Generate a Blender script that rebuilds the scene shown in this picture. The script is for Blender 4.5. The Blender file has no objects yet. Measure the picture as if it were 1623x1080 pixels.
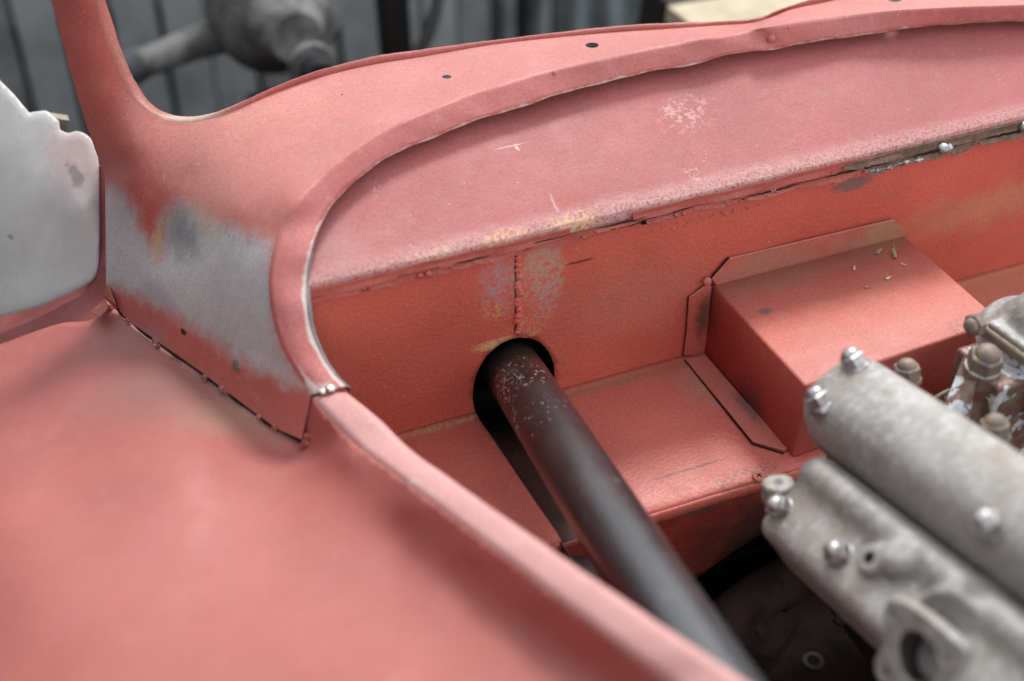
import bpy, bmesh, math, random
import numpy as np
from mathutils import Vector, Matrix
from mathutils.geometry import delaunay_2d_cdt
from mathutils.bvhtree import BVHTree
random.seed(7); rng = np.random.default_rng(7)
scene = bpy.context.scene
COL = scene.collection

# ------------------------------------------------------------------ camera
HEAD, PITCH, FPX = math.radians(22), math.radians(40), 2254.0
F = np.array([math.sin(HEAD)*math.cos(PITCH), math.cos(HEAD)*math.cos(PITCH), -math.sin(PITCH)])
R = np.array([math.cos(HEAD), -math.sin(HEAD), 0.0]); U = np.cross(R, F)
def ray(px, py): return F + R*(px-811.5)/FPX - U*(py-540)/FPX
CAM = -1.25*ray(820, 637)
def at(px, py, x=None, y=None, z=None, d=None):
    r = ray(px, py)
    if d is None:
        if x is not None: d = (x-CAM[0])/r[0]
        elif y is not None: d = (y-CAM[1])/r[1]
        else: d = (z-CAM[2])/r[2]
    return CAM + r*d
def depth(p): return float((np.array(p)-CAM) @ F)
def proj(p):
    v = np.array(p)-CAM; d = v @ F
    return 811.5+FPX*(v@R)/d, 540-FPX*(v@U)/d
cd = bpy.data.cameras.new("camera"); cam = bpy.data.objects.new("camera", cd); COL.objects.link(cam)
M = Matrix(((R[0], U[0], -F[0], CAM[0]), (R[1], U[1], -F[1], CAM[1]), (R[2], U[2], -F[2], CAM[2]), (0, 0, 0, 1)))
cam.matrix_world = M
cd.lens = 50; cd.sensor_width = 36; cd.clip_start = .02; cd.clip_end = 200
cd.dof.use_dof = True; cd.dof.focus_distance = 1.215; cd.dof.aperture_fstop = 2.3; cd.dof.aperture_blades = 9
scene.camera = cam

# ------------------------------------------------------------------ light
w = bpy.data.worlds.new("World"); scene.world = w; w.use_nodes = True
nt = w.node_tree; nt.nodes.clear()
sky = nt.nodes.new("ShaderNodeTexSky"); sky.sky_type = 'NISHITA'; sky.sun_disc = False
SUN = Vector((0.36, 0.50, 0.75)).normalized()
sky.sun_elevation = math.asin(SUN.z); sky.sun_rotation = math.atan2(SUN.x, SUN.y)
sky.air_density = 1.0; sky.dust_density = 0.3; sky.ozone_density = 1.0
bg = nt.nodes.new("ShaderNodeBackground"); bg.inputs[1].default_value = 0.15
wo = nt.nodes.new("ShaderNodeOutputWorld")
hs_ = nt.nodes.new("ShaderNodeHueSaturation"); hs_.inputs['Saturation'].default_value = .12      # thin white overcast
nt.links.new(sky.outputs[0], hs_.inputs['Color']); nt.links.new(hs_.outputs[0], bg.inputs[0]); nt.links.new(bg.outputs[0], wo.inputs[0])
sl = bpy.data.lights.new("sun", 'SUN'); sl.energy = 1.0; sl.angle = math.radians(13); sl.color = (1, .985, .97)
so = bpy.data.objects.new("sun", sl); COL.objects.link(so)
so.rotation_euler = SUN.to_track_quat('Z', 'Y').to_euler()
scene.view_settings.view_transform = 'Standard'; scene.view_settings.look = 'None'
scene.view_settings.gamma = 1; scene.view_settings.exposure = 1.46
scene.view_settings.use_curve_mapping = False

# ------------------------------------------------------------------ materials
class NB:
    def __init__(s, name):
        s.m = bpy.data.materials.new(name); s.m.use_nodes = True
        s.t = s.m.node_tree; s.t.nodes.clear()
        s.out = s.t.nodes.new("ShaderNodeOutputMaterial")
        s.b = s.t.nodes.new("ShaderNodeBsdfPrincipled")
        s.t.links.new(s.b.outputs[0], s.out.inputs[0])
        s.g = s.t.nodes.new("ShaderNodeNewGeometry")
        s.pos = s.g.outputs['Position']
    def L(s, a, b): s.t.links.new(a, b)
    def val(s, inp, v):
        if isinstance(v, (int, float)): inp.default_value = v
        elif isinstance(v, (tuple, list)):
            inp.default_value = tuple(v) if len(v) == len(inp.default_value) else tuple(v)+(1,)
        else: s.L(v, inp)
    def noise(s, scale, detail=3, rough=.5, off=0, vec=None, col=False, stretch=None):
        n = s.t.nodes.new("ShaderNodeTexNoise"); n.inputs['Scale'].default_value = scale
        n.inputs['Detail'].default_value = detail; n.inputs['Roughness'].default_value = rough
        mp = s.t.nodes.new("ShaderNodeMapping"); mp.inputs['Location'].default_value = (off, off*1.7, -off)
        if stretch: mp.inputs['Scale'].default_value = stretch
        s.L(vec or s.pos, mp.inputs[0]); s.L(mp.outputs[0], n.inputs['Vector'])
        return n.outputs['Color' if col else 'Fac']
    def voro(s, scale, off=0, feature='F1', rnd=1):
        n = s.t.nodes.new("ShaderNodeTexVoronoi"); n.inputs['Scale'].default_value = scale; n.feature = feature
        n.inputs['Randomness'].default_value = rnd
        mp = s.t.nodes.new("ShaderNodeMapping"); mp.inputs['Location'].default_value = (off, off*1.3, off*.7)
        s.L(s.pos, mp.inputs[0]); s.L(mp.outputs[0], n.inputs['Vector'])
        return n
    def rng(s, v, a, b, c=0, d=1, smooth=True):
        n = s.t.nodes.new("ShaderNodeMapRange"); n.interpolation_type = 'SMOOTHSTEP' if smooth else 'LINEAR'
        s.val(n.inputs[0], v)
        for i, q in enumerate((a, b, c, d)): n.inputs[i+1].default_value = q
        return n.outputs[0]
    def math(s, op, a, b=0, c=None):
        n = s.t.nodes.new("ShaderNodeMath"); n.operation = op; s.val(n.inputs[0], a); s.val(n.inputs[1], b)
        if c is not None: s.val(n.inputs[2], c)
        return n.outputs[0]
    def mix(s, f, a, b):
        n = s.t.nodes.new("ShaderNodeMix"); n.data_type = 'RGBA'
        s.val(n.inputs[0], f); s.val(n.inputs[6], a); s.val(n.inputs[7], b)
        return n.outputs[2]
    def attr(s, name):
        n = s.t.nodes.new("ShaderNodeAttribute"); n.attribute_name = name; return n.outputs['Fac']
    def vm(s, op, a, b):
        n = s.t.nodes.new("ShaderNodeVectorMath"); n.operation = op; s.val(n.inputs[0], a); s.val(n.inputs[1], b)
        return n.outputs['Value' if op in ('LENGTH', 'DOT_PRODUCT') else 0]
    def blob(s, c, r, warp=.006, wscale=90, soft=.35, off=0, detail=4):
        """1 inside an ellipsoid about c with radii r, its outline ragged by noise"""
        nz = s.noise(wscale, detail, .6, off, col=True)
        nz = s.vm('SUBTRACT', nz, (.5, .5, .5)); nz = s.vm('MULTIPLY', nz, (warp*2,)*3)
        p = s.vm('ADD', s.pos, nz); p = s.vm('SUBTRACT', p, tuple(c)); p = s.vm('DIVIDE', p, tuple(r))
        return s.rng(s.vm('LENGTH', p, (0, 0, 0)), 1-soft, 1+soft, 1, 0)
    def bump(s, h, strength, dist=.001, prev=None):
        n = s.t.nodes.new("ShaderNodeBump"); n.inputs['Strength'].default_value = strength
        n.inputs['Distance'].default_value = dist; s.L(h, n.inputs['Height'])
        if prev is not None: s.L(prev, n.inputs['Normal'])
        return n.outputs[0]
    def done(s, col=None, rough=None, metal=None, normal=None, spec=None):
        if col is not None: s.val(s.b.inputs['Base Color'], col)
        if rough is not None: s.val(s.b.inputs['Roughness'], rough)
        if metal is not None: s.val(s.b.inputs['Metallic'], metal)
        if spec is not None: s.b.inputs['Specular IOR Level'].default_value = spec
        if normal is not None: s.L(normal, s.b.inputs['Normal'])
        return s.m

def primer(name, base=(.40, .075, .05), pale=(.50, .17, .13), off=0, stains=(), dust=.5, dustc=(.52, .30, .27), peel=.25, rough=.46, pd=.0007,
           speck=.9, coarse=430, attrs=(), grime=0.5, spec=.5, lumpy=.13, grain=.16, post=()):
    """matt red oxide primer: uneven tone, road dust, orange peel, tiny pale chips, then stains of their own shape"""
    n = NB(name)
    big = n.noise(9, 4, .55, off); mid = n.noise(55, 5, .6, off+3)
    c = n.mix(n.rng(big, .35, .68), tuple(v*.92 for v in base), tuple(v*1.07 for v in base))
    c = n.mix(n.math('MULTIPLY', n.rng(mid, .5, .72), .22), c, pale)
    # dust gathers on what faces up
    up = n.vm('DOT_PRODUCT', n.g.outputs['Normal'], (0, 0, 1))
    dm = n.math('MULTIPLY', n.rng(up, .2, .95), n.rng(n.noise(30, 6, .7, off+9), .3, .75, .62, 1))
    c = n.mix(n.math('MULTIPLY', dm, dust*.55), c, dustc)
    gr = n.rng(n.noise(21, 7, .72, off+14), .56, .74)
    c = n.mix(n.math('MULTIPLY', gr, grime*.5), c, (.34, .19, .13))
    r = n.rng(mid, .3, .7, rough+.02, rough+.14)
    fine = n.noise(coarse, 2, .55, off); lump = n.noise(60, 2, .5, off+5)
    for st in stains:
        m = n.blob(st['c'], st['r'], st.get('warp', .006), st.get('ws', 90), st.get('soft', .35), st.get('off', 1))
        if st.get('break'):
            m = n.math('MULTIPLY', m, n.rng(n.noise(st.get('bs', 300), 4, .65, st.get('off', 1)+4), .5-st['break'], .56-min(0, st['break'])))
        m = n.math('MULTIPLY', m, st.get('k', 1))
        c = n.mix(m, c, st['col'])
    for an, col, k, wob in attrs:
        a = n.attr(an)
        a = n.math('ADD', a, n.math('MULTIPLY', n.math('SUBTRACT', n.noise(70, 6, .68, off+20), .5), wob))
        tone = n.mix(n.rng(n.noise(13, 5, .6, off+31), .33, .68), tuple(v*.82 for v in col), tuple(min(1, v*1.06) for v in col))
        tone = n.mix(n.rng(n.noise(140, 4, .7, off+35, stretch=(1, 1, .25)), .5, .75, 0, .25), tone, tuple(v*1.3 for v in (col[0], col[1]*.95, col[2]*.98)))
        c = n.mix(n.math('MULTIPLY', n.rng(a, .38, .68), k), c, tone)
    for st in post:
        m = n.math('MULTIPLY', n.blob(st['c'], st['r'], st.get('warp', .006), st.get('ws', 90), st.get('soft', .35), st.get('off', 1)), st.get('k', 1))
        if st.get('br') is not None: m = n.math('MULTIPLY', m, n.rng(n.noise(st.get('bs', 300), 4, .65, st.get('off', 1)+4), st['br'], st['br']+.08))
        c = n.mix(m, c, st['col'])
    g1 = n.noise(780, 2, .6, off+40); g2 = n.noise(330, 3, .6, off+43)
    gv = n.math('ADD', n.rng(g1, .25, .75, 1-grain, 1+grain, False), n.rng(g2, .3, .7, -grain*.6, grain*.6, False))
    gn = n.t.nodes.new("ShaderNodeVectorMath"); gn.operation = 'SCALE'; n.L(c, gn.inputs[0]); n.L(gv, gn.inputs['Scale']); c = gn.outputs[0]
    v = n.voro(210, off); sp = n.rng(v.outputs['Distance'], .05, .12, 1, 0)
    pick = n.rng(n.vm('DOT_PRODUCT', v.outputs['Color'], (1, 0, 0)), .93, .95)
    sp = n.math('MULTIPLY', sp, pick)
    c = n.mix(n.math('MULTIPLY', sp, speck), c, (.75, .62, .56))
    v2 = n.voro(160, off+8); sp2 = n.math('MULTIPLY', n.rng(v2.outputs['Distance'], .05, .13, 1, 0),
                                          n.rng(n.vm('DOT_PRODUCT', v2.outputs['Color'], (0, 1, 0)), .94, .96))
    c = n.mix(n.math('MULTIPLY', sp2, .75), c, (.07, .03, .025))
    nm = n.bump(lump, lumpy, .002); nm = n.bump(fine, peel, pd, nm)
    return n.done(c, r, 0, nm, spec*.75)

RED = (.58, .118, .084)
A3 = lambda *a, **k: tuple(float(v) for v in at(*a, **k))

def firewall_mat():
    y = 0
    P = lambda px, py: A3(px, py, y=0)
    st = [dict(c=P(862, 435), r=(.019, .03, .034), col=(.47, .27, .19), warp=.012, ws=70, soft=.25, k=.85, off=2, **{'break': .12}, bs=150),
          dict(c=P(858, 412), r=(.013, .03, .016), col=(.50, .28, .21), warp=.008, ws=110, soft=.4, k=.75, off=3, **{'break': .10}, bs=220),
          dict(c=P(790, 455), r=(.019, .03, .030), col=(.47, .22, .19), warp=.014, ws=75, soft=.25, k=.8, off=5, **{'break': .10}, bs=150),
          dict(c=P(786, 445), r=(.010, .03, .018), col=(.47, .26, .27), warp=.008, ws=120, soft=.4, k=.6, off=6, **{'break': .05}, bs=260),
          dict(c=P(868, 470), r=(.009, .03, .020), col=(.48, .28, .31), warp=.010, ws=120, soft=.4, k=.55, off=7, **{'break': .05}, bs=260),
          dict(c=P(848, 512), r=(.018, .03, .014), col=(.55, .26, .15), warp=.008, ws=160, soft=.4, k=.75, off=8, **{'break': .02}, bs=330),
          dict(c=P(782, 492), r=(.011, .03, .008), col=(.66, .30, .07), warp=.006, ws=260, soft=.5, k=.9, off=9, **{'break': -.03}, bs=420),
          dict(c=P(786, 545), r=(.018, .03, .005), col=(.70, .42, .20), warp=.004, ws=260, soft=.5, k=.9, off=10, **{'break': 0}, bs=420),
          dict(c=P(835, 531), r=(.011, .03, .003), col=(.62, .28, .10), warp=.003, ws=260, soft=.5, k=.9, off=11, **{'break': .1}, bs=420),
          dict(c=P(792, 512), r=(.018, .03, .016), col=(.22, .10, .02), warp=.004, ws=260, soft=.5, k=.8, off=12, **{'break': -.12}, bs=380),
          dict(c=P(919, 414), r=(.013, .03, .0012), col=(.12, .03, .03), warp=.0008, ws=200, soft=.4, k=.85),
          dict(c=P(1350, 292), r=(.020, .03, .007), col=(.17, .11, .10), warp=.006, ws=180, soft=.3, k=.85, off=14, **{'break': .0}, bs=200),
          dict(c=P(1120, 345), r=(.05, .03, .004), col=(.10, .05, .04), warp=.004, ws=150, soft=.5, k=.6, off=15, **{'break': -.04}, bs=220),
          dict(c=P(1010, 470), r=(.07, .03, .035), col=(.42, .19, .14), warp=.03, ws=30, soft=.6, k=.35, off=16),
          dict(c=P(1560, 330), r=(.08, .03, .02), col=(.52, .25, .14), warp=.03, ws=30, soft=.7, k=.6, off=17),
          dict(c=P(690, 680), r=(.055, .03, .005), col=(.16, .09, .03), warp=.004, ws=120, soft=.6, k=.8, off=18, **{'break': .05}, bs=200)]
    # thin drawn line with a shallow slope of its own
    return primer('firewall_primer', RED, (.46, .12, .085), 2.1, st, dust=.1, peel=.8, grime=.75, coarse=300, speck=1, lumpy=.22, pd=.0011, rough=.36, grain=.12)

M_fire = firewall_mat()
ZP = 0.180; SL = math.tan(math.radians(20))           # rear bulkhead panel: leading edge height and slope
def on_panel(px, py, lift=0):
    r = ray(px, py); d = (ZP+lift-CAM[2]+SL*CAM[1])/(r[2]-SL*r[1]); return CAM+r*d
PP = lambda px, py: tuple(float(v) for v in on_panel(px, py))
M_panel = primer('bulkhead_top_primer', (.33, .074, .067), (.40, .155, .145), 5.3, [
    dict(c=PP(908, 318), r=(.012, .012, .02), col=(.36, .08, .06), warp=.008, ws=120, soft=.6, k=.45, off=2),
    dict(c=PP(908, 352), r=(.020, .007, .02), col=(.68, .36, .13), warp=.006, ws=180, soft=.4, k=.9, off=3, **{'break': .08}, bs=250),
    dict(c=PP(800, 374), r=(.018, .005, .02), col=(.66, .36, .14), warp=.006, ws=180, soft=.4, k=.8, off=4, **{'break': .05}, bs=250),
    dict(c=PP(690, 402), r=(.020, .005, .02), col=(.58, .38, .22), warp=.006, ws=180, soft=.4, k=.6, off=5, **{'break': .04}, bs=250),
    dict(c=PP(1100, 312), r=(.55, .011, .09), col=(.62, .46, .42), warp=.004, ws=90, soft=.9, k=.5, off=6, **{'break': .16}, bs=420),  # pale dusty band, also paints the lit look of the rolled front edge
    dict(c=PP(808, 232), r=(.012, .0007, .01), col=(.66, .45, .42), warp=.0016, ws=260, soft=.5, k=.6, off=7, **{'break': .0}, bs=300),
    dict(c=PP(820, 235), r=(.0016, .003, .01), col=(.70, .52, .49), warp=.002, ws=300, soft=.5, k=.6, off=8),
    dict(c=PP(590, 297), r=(.006, .008, .01), col=(.46, .28, .34), warp=.006, ws=300, soft=.6, k=.6, off=9, **{'break': -.03}, bs=400),
    dict(c=PP(1085, 178), r=(.024, .017, .02), col=(.56, .33, .30), warp=.014, ws=120, soft=.7, k=.6, off=10, **{'break': -.02}, bs=160),
    dict(c=PP(1100, 275), r=(.006, .009, .02), col=(.58, .34, .30), warp=.006, ws=200, soft=.6, k=.6, off=11, **{'break': -.02}, bs=300),
    dict(c=PP(878, 322), r=(.0010, .010, .02), col=(.60, .38, .34), warp=.003, ws=200, soft=.5, k=.5, off=12, **{'break': .0}, bs=300),
    dict(c=PP(540, 400), r=(.02, .02, .02), col=(.38, .18, .17), warp=.01, ws=100, soft=.7, k=.6, off=13),
], dust=.5, peel=.30, rough=.44, coarse=520, pd=.0007, dustc=(.385, .185, .170))
M_cowl = primer('scuttle_primer', (.42, .105, .085), (.50, .24, .21), 8.8, [
    dict(c=A3(330, 300, d=1.15), r=(.03, .05, .05), col=(.44, .20, .17), warp=.03, ws=50, soft=.6, k=.5),
    dict(c=A3(418, 190, d=1.18), r=(.05, .03, .03), col=(.47, .20, .15), warp=.03, ws=60, soft=.6, k=.5, off=3, **{'break': .05}, bs=70),
], dust=.6, peel=.30, rough=.42, attrs=(('bare', (.43, .42, .42), .95, .36), ('ochre', (.44, .32, .19), .7, .6)), coarse=520, post=[
    dict(c=A3(285, 372, d=1.155), r=(.014, .03, .020), col=(.13, .135, .145), warp=.012, ws=70, soft=.8, k=.75),
    dict(c=A3(330, 350, d=1.15), r=(.010, .02, .010), col=(.36, .24, .16), warp=.012, ws=80, soft=.8, k=.45, off=3),
    dict(c=A3(190, 350, d=1.21), r=(.014, .03, .040), col=(.44, .39, .41), warp=.01, ws=60, soft=.8, k=.3, off=4),
    dict(c=A3(235, 555, d=1.2), r=(.02, .02, .02), col=(.25, .25, .33), warp=.01, ws=90, soft=.8, k=.35, off=5),
    dict(c=A3(245, 470, d=1.18), r=(.012, .02, .008), col=(.24, .25, .32), warp=.01, ws=90, soft=.8, k=.5, off=6),
    dict(c=A3(280, 410, d=1.15), r=(.02, .02, .006), col=(.48, .46, .38), warp=.01, ws=200, soft=.7, k=.7, off=7, br=.55, bs=500),
    dict(c=A3(385, 368, d=1.12), r=(.022, .02, .007), col=(.17, .18, .19), warp=.01, ws=110, soft=.7, k=.6, off=8, br=.52, bs=180)])
M_gutter = primer('gutter_primer', (.42, .110, .100), (.54, .28, .26), 12.2, dust=.5, peel=.38, rough=.42, grime=.15,
                  attrs=(('chip_and_glint', (.62, .55, .50), .85, .9),), coarse=520)
M_fender = primer('fender_primer', (.335, .076, .062), (.38, .14, .12), 15.5, [
    dict(c=A3(290, 590, d=1.15), r=(.07, .05, .05), col=(.20, .11, .09), warp=.03, ws=45, soft=.75, k=.62),
    dict(c=A3(205, 525, d=1.21), r=(.04, .03, .03), col=(.20, .11, .09), warp=.02, ws=60, soft=.7, k=.62, off=5),
    dict(c=A3(400, 655, d=1.12), r=(.05, .03, .03), col=(.30, .20, .14), warp=.02, ws=60, soft=.7, k=.5, off=6),
    dict(c=A3(465, 962, d=.90), r=(.022, .012, .03), col=(.38, .11, .085), warp=.02, ws=60, soft=.8, k=.5, off=7),
    dict(c=A3(290, 905, d=.93), r=(.018, .01, .03), col=(.38, .13, .10), warp=.02, ws=60, soft=.8, k=.5, off=8),
    dict(c=A3(640, 990, d=.84), r=(.015, .015, .03), col=(.62, .32, .28), warp=.02, ws=60, soft=.8, k=.5, off=9),
], dust=.55, peel=.18, rough=.50, speck=.5, grime=.08, grain=.08, dustc=(.37, .175, .155))
M_ledge = primer('ledge_primer', (.50, .100, .074), (.50, .19, .16), 19.1, [
    dict(c=A3(1150, 600, z=0), r=(.035, .03, .03), col=(.40, .28, .20), warp=.02, ws=60, soft=.6, k=.6),
    dict(c=A3(1200, 650, z=0), r=(.02, .025, .03), col=(.20, .12, .09), warp=.01, ws=90, soft=.6, k=.6, off=4),
    dict(c=A3(700, 676, z=0), r=(.05, .004, .03), col=(.46, .32, .15), warp=.004, ws=160, soft=.6, k=.8, off=5, **{'break': .05}, bs=260),
    dict(c=A3(1180, 755, z=0), r=(.03, .01, .03), col=(.16, .07, .05), warp=.01, ws=160, soft=.6, k=.7, off=6, **{'break': .03}, bs=300),
    dict(c=A3(1090, 745, z=0), r=(.035, .0011, .03), col=(.15, .06, .07), warp=.0016, ws=120, soft=.5, k=.7, off=7),
    dict(c=A3(940, 615, z=0), r=(.12, .005, .03), col=(.23, .14, .08), warp=.006, ws=80, soft=.8, k=.5, off=8),
    dict(c=A3(1600, 420, z=0), r=(.2, .05, .03), col=(.52, .26, .16), warp=.04, ws=30, soft=.8, k=.5, off=9),
], dust=.5, dustc=(.47, .22, .175), peel=.55, grime=.95, coarse=330, pd=.0012, rough=.38)
M_box = primer('box_primer', (.50, .108, .082), (.52, .22, .19), 23.7, [
    dict(c=A3(1215, 440, z=.079), r=(.05, .02, .03), col=(.40, .24, .17), warp=.02, ws=60, soft=.6, k=.5),
    dict(c=A3(1330, 412, z=.079), r=(.05, .012, .03), col=(.40, .23, .17), warp=.02, ws=60, soft=.6, k=.4, off=2),
    dict(c=A3(1213, 493, z=.079), r=(.006, .004, .03), col=(.16, .13, .12), warp=.004, ws=260, soft=.4, k=.8, off=3),
    dict(c=A3(1395, 380, z=.079), r=(.028, .014, .03), col=(.40, .26, .15), warp=.02, ws=90, soft=.5, k=.6, off=4),
    dict(c=A3(1528, 520, z=.079), r=(.014, .014, .03), col=(.20, .10, .07), warp=.01, ws=160, soft=.5, k=.7, off=5, **{'break': .03}, bs=300),
    dict(c=A3(1110, 500, y=0), r=(.006, .03, .022), col=(.10, .06, .045), warp=.006, ws=120, soft=.6, k=.75, off=6),
    dict(c=A3(1185, 650, z=0), r=(.006, .02, .03), col=(.10, .08, .08), warp=.006, ws=120, soft=.6, k=.7, off=7),
], dust=.7, peel=.26, grime=.8, coarse=520, dustc=(.50, .26, .215))
M_maroon = primer('sill_primer', (.26, .055, .05), (.36, .16, .17), 31, dust=.25, peel=.2, grime=.1,
                  attrs=(('bare', (.40, .33, .37), .8, .6),))
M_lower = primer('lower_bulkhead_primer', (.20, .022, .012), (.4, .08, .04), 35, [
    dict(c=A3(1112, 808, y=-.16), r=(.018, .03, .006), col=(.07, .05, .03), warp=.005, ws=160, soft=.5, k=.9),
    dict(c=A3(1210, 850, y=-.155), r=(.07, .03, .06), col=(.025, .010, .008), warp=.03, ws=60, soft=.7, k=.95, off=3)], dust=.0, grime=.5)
M_pink = primer('fender_edge_primer', (.52, .25, .235), (.64, .42, .40), 41, dust=.7, peel=.2, rough=.38, grime=.1, speck=.3,
                attrs=(('chip_and_glint', (.62, .55, .52), .8, .9),))
M_strip = primer('seam_primer', (.36, .072, .052), (.46, .17, .14), 44, dust=.15, peel=.4, grime=.5, grain=.2)
M_flap = primer('torn_tab_primer', (.36, .08, .055), (.42, .13, .10), 47, dust=.2, peel=.2, grime=.4)

def simple(name, col, col2=None, rough=.5, metal=0, scale=60, bump=.2, bs=300, off=0, rough2=None, lo=.38, hi=.65, detail=5, spec=.5):
    n = NB(name); nz = n.noise(scale, detail, .62, off)
    c = n.mix(n.rng(nz, lo, hi), col, col2 or tuple(v*.7 for v in col))
    nm = n.bump(n.noise(bs, 3, .6, off+2), bump, .0008)
    r = n.rng(n.noise(scale*1.6, 4, .6, off+4), .3, .7, rough, rough2 or rough+.12)
    return n.done(c, r, metal, nm, spec)
def cast_mat():
    n = NB('aged_cast_aluminium')
    a = n.noise(20, 6, .65, 1); b = n.noise(150, 5, .7, 5); f = n.noise(520, 3, .65, 2)
    c = n.mix(n.rng(a, .30, .70), (.36, .352, .33), (.25, .232, .21))
    c = n.mix(n.rng(b, .45, .75, 0, .7), c, (.58, .58, .575))
    c = n.mix(n.math('MULTIPLY', n.rng(n.noise(14, 7, .7, 9), .50, .68), .55), c, (.23, .175, .125))
    dn = n.vm('DOT_PRODUCT', n.g.outputs['Normal'], (-.6, -.2, .45)); c = n.mix(n.math('MULTIPLY', n.rng(n.noise(60, 6, .75, 21), .55, .72), .45), c, (.15, .13, .115))
    c = n.mix(n.rng(f, .55, .8, 0, .5), c, (.16, .14, .13))
    nm = n.bump(b, .35, .0015); nm = n.bump(f, .7, .001, nm)
    return n.done(c, n.rng(a, .3, .7, .42, .6), .3, nm)
M_cast = cast_mat()
def flaked():
    n = NB('flaking_maroon_casting')
    a = n.noise(42, 7, .62, 3); f = n.noise(420, 3, .6, 2)
    c = n.mix(n.rng(n.noise(60, 4, .6, 8), .4, .62), (.16, .065, .06), (.20, .15, .10))
    c = n.mix(n.rng(a, .535, .55), c, n.mix(n.rng(n.noise(150, 4, .6, 4), .3, .7), (.42, .43, .45), (.64, .65, .66)))
    nm = n.bump(n.rng(a, .53, .56), .7, .0008); nm = n.bump(f, .3, .0006, nm)
    return n.done(c, .42, .1, nm)
M_flake = flaked()
M_rust = simple('rusty_nut', (.17, .14, .13), (.26, .19, .13), .55, .4, 120, .6, 500)
M_chrome = simple('bright_nut', (.50, .49, .50), (.30, .27, .25), .30, .9, 150, .3, 500, rough2=.5)
M_weld = simple('fresh_weld_metal', (.50, .52, .56), (.30, .28, .26), .3, .85, 200, .9, 600)
M_rustbare = simple('burnt_bare_steel', (.14, .085, .055), (.22, .13, .10), .5, .5, 130, .7, 400)
M_solder = simple('lead_solder', (.70, .68, .68), (.60, .45, .42), .22, .6, 130, .5, 300)
M_edge = simple('bare_edge_steel', (.30, .27, .28), (.12, .09, .09), .38, .6, 160, .5, 400, lo=.45, hi=.7)
def tube_mat():
    n = NB('scuffed_black_tube')
    P = lambda px, py, d: A3(px, py, d=d)
    c = n.mix(n.rng(n.noise(20, 5, .6, 3), .35, .7), (.006, .0075, .0095), (.012, .0135, .016))
    c = n.mix(n.math('MULTIPLY', n.blob(P(850, 565, 1.20), (.03, .03, .03), .02, 60, .6), .5), c, (.075, .04, .034))
    lines = None
    def scr(px, py, d, r, col, off, br, k=.9, bs=240, ws=200, warp=.003):
        nonlocal c
        m = n.blob(P(px, py, d), r, warp, ws, .35, off)
        m = n.math('MULTIPLY', m, n.rng(n.noise(bs, 4, .6, off+3), .5-br, .5-br+.05))
        c = n.mix(n.math('MULTIPLY', m, k), c, col)
    scr(825, 580, 1.17, (.022, .03, .012), (.42, .44, .50), 1, -.09)
    scr(792, 600, 1.17, (.014, .03, .016), (.36, .40, .48), 2, -.08)
    scr(785, 582, 1.18, (.006, .02, .008), (.36, .22, .05), 3, -.02)
    scr(803, 622, 1.17, (.008, .02, .008), (.30, .18, .06), 4, -.04)
    scr(850, 600, 1.16, (.014, .02, .012), (.28, .19, .10), 5, -.12)
    scr(836, 672, 1.13, (.013, .02, .007), (.46, .42, .42), 6, -.03)
    scr(836, 632, 1.15, (.00045, .03, .010), (.42, .42, .45), 7, .12, warp=.0012)
    scr(868, 650, 1.14, (.0004, .03, .012), (.50, .50, .54), 8, .25, warp=.0016)
    scr(850, 668, 1.13, (.011, .01, .0010), (.50, .50, .54), 9, .25, warp=.003, ws=60)
    scr(812, 612, 1.17, (.016, .03, .014), (.40, .41, .45), 21, -.10, bs=330)
    scr(870, 700, 1.12, (.030, .03, .04), (.30, .30, .32), 22, -.125, bs=260)
    scr(960, 830, 1.03, (.030, .04, .05), (.26, .27, .29), 27, -.135, bs=220)
    scr(880, 742, 1.10, (.0005, .03, .012), (.30, .30, .33), 23, .15, warp=.002, ws=60)
    scr(905, 700, 1.10, (.012, .03, .0005), (.34, .34, .36), 24, .12, warp=.004, ws=50)
    scr(1010, 850, 1.0, (.03, .05, .04), (.22, .23, .25), 25, -.15, bs=150)
    scr(1085, 960, .92, (.006, .02, .003), (.30, .33, .36), 26, -.02)
    scr(938, 768, 1.05, (.0045, .02, .006), (.50, .46, .42), 10, .05)
    scr(968, 766, 1.05, (.007, .02, .003), (.38, .44, .48), 11, -.02)
    v = n.voro(230, 3); sp = n.math('MULTIPLY', n.rng(v.outputs['Distance'], .05, .12, 1, 0), n.rng(n.vm('DOT_PRODUCT', v.outputs['Color'], (1, 0, 0)), .90, .92))
    c = n.mix(n.math('MULTIPLY', sp, .5), c, (.35, .33, .32))
    nm = n.bump(n.noise(160, 3, .6), .12, .001)
    c = n.mix(n.math('MULTIPLY', n.rng(n.noise(90, 5, .7, 12, stretch=(1, .18, 1)), .60, .72), .35), c, (.10, .10, .105))
    n.b.inputs['Coat Weight'].default_value = .5; n.b.inputs['Coat Roughness'].default_value = .30
    return n.done(c, n.rng(n.noise(35, 5, .6, 7), .3, .7, .29, .38), 0, nm, .75)
M_tube = tube_mat()
def liner_mat():
    n = NB('dark_dusty_liner')
    v = n.voro(230, 3); sp = n.math('MULTIPLY', n.rng(v.outputs['Distance'], .08, .16, 1, 0), n.rng(n.vm('DOT_PRODUCT', v.outputs['Color'], (1, 0, 0)), .82, .86))
    c = n.mix(n.rng(n.noise(70, 5, .6), .4, .7), (.050, .018, .015), (.03, .014, .012))
    return n.done(n.mix(sp, c, (.16, .13, .13)), .5)
M_liner = liner_mat()
M_black = simple('black_grime_and_shade', (.012, .009, .008), (.02, .012, .01), .8, 0, 50, .3, 200, spec=.15)  # black for grime, and for shade painted into gaps and voids
M_chassis = simple('grimy_brown_chassis', (.030, .017, .014), (.014, .009, .008), .85, 0, 30, .4, 200, spec=.15)
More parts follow.
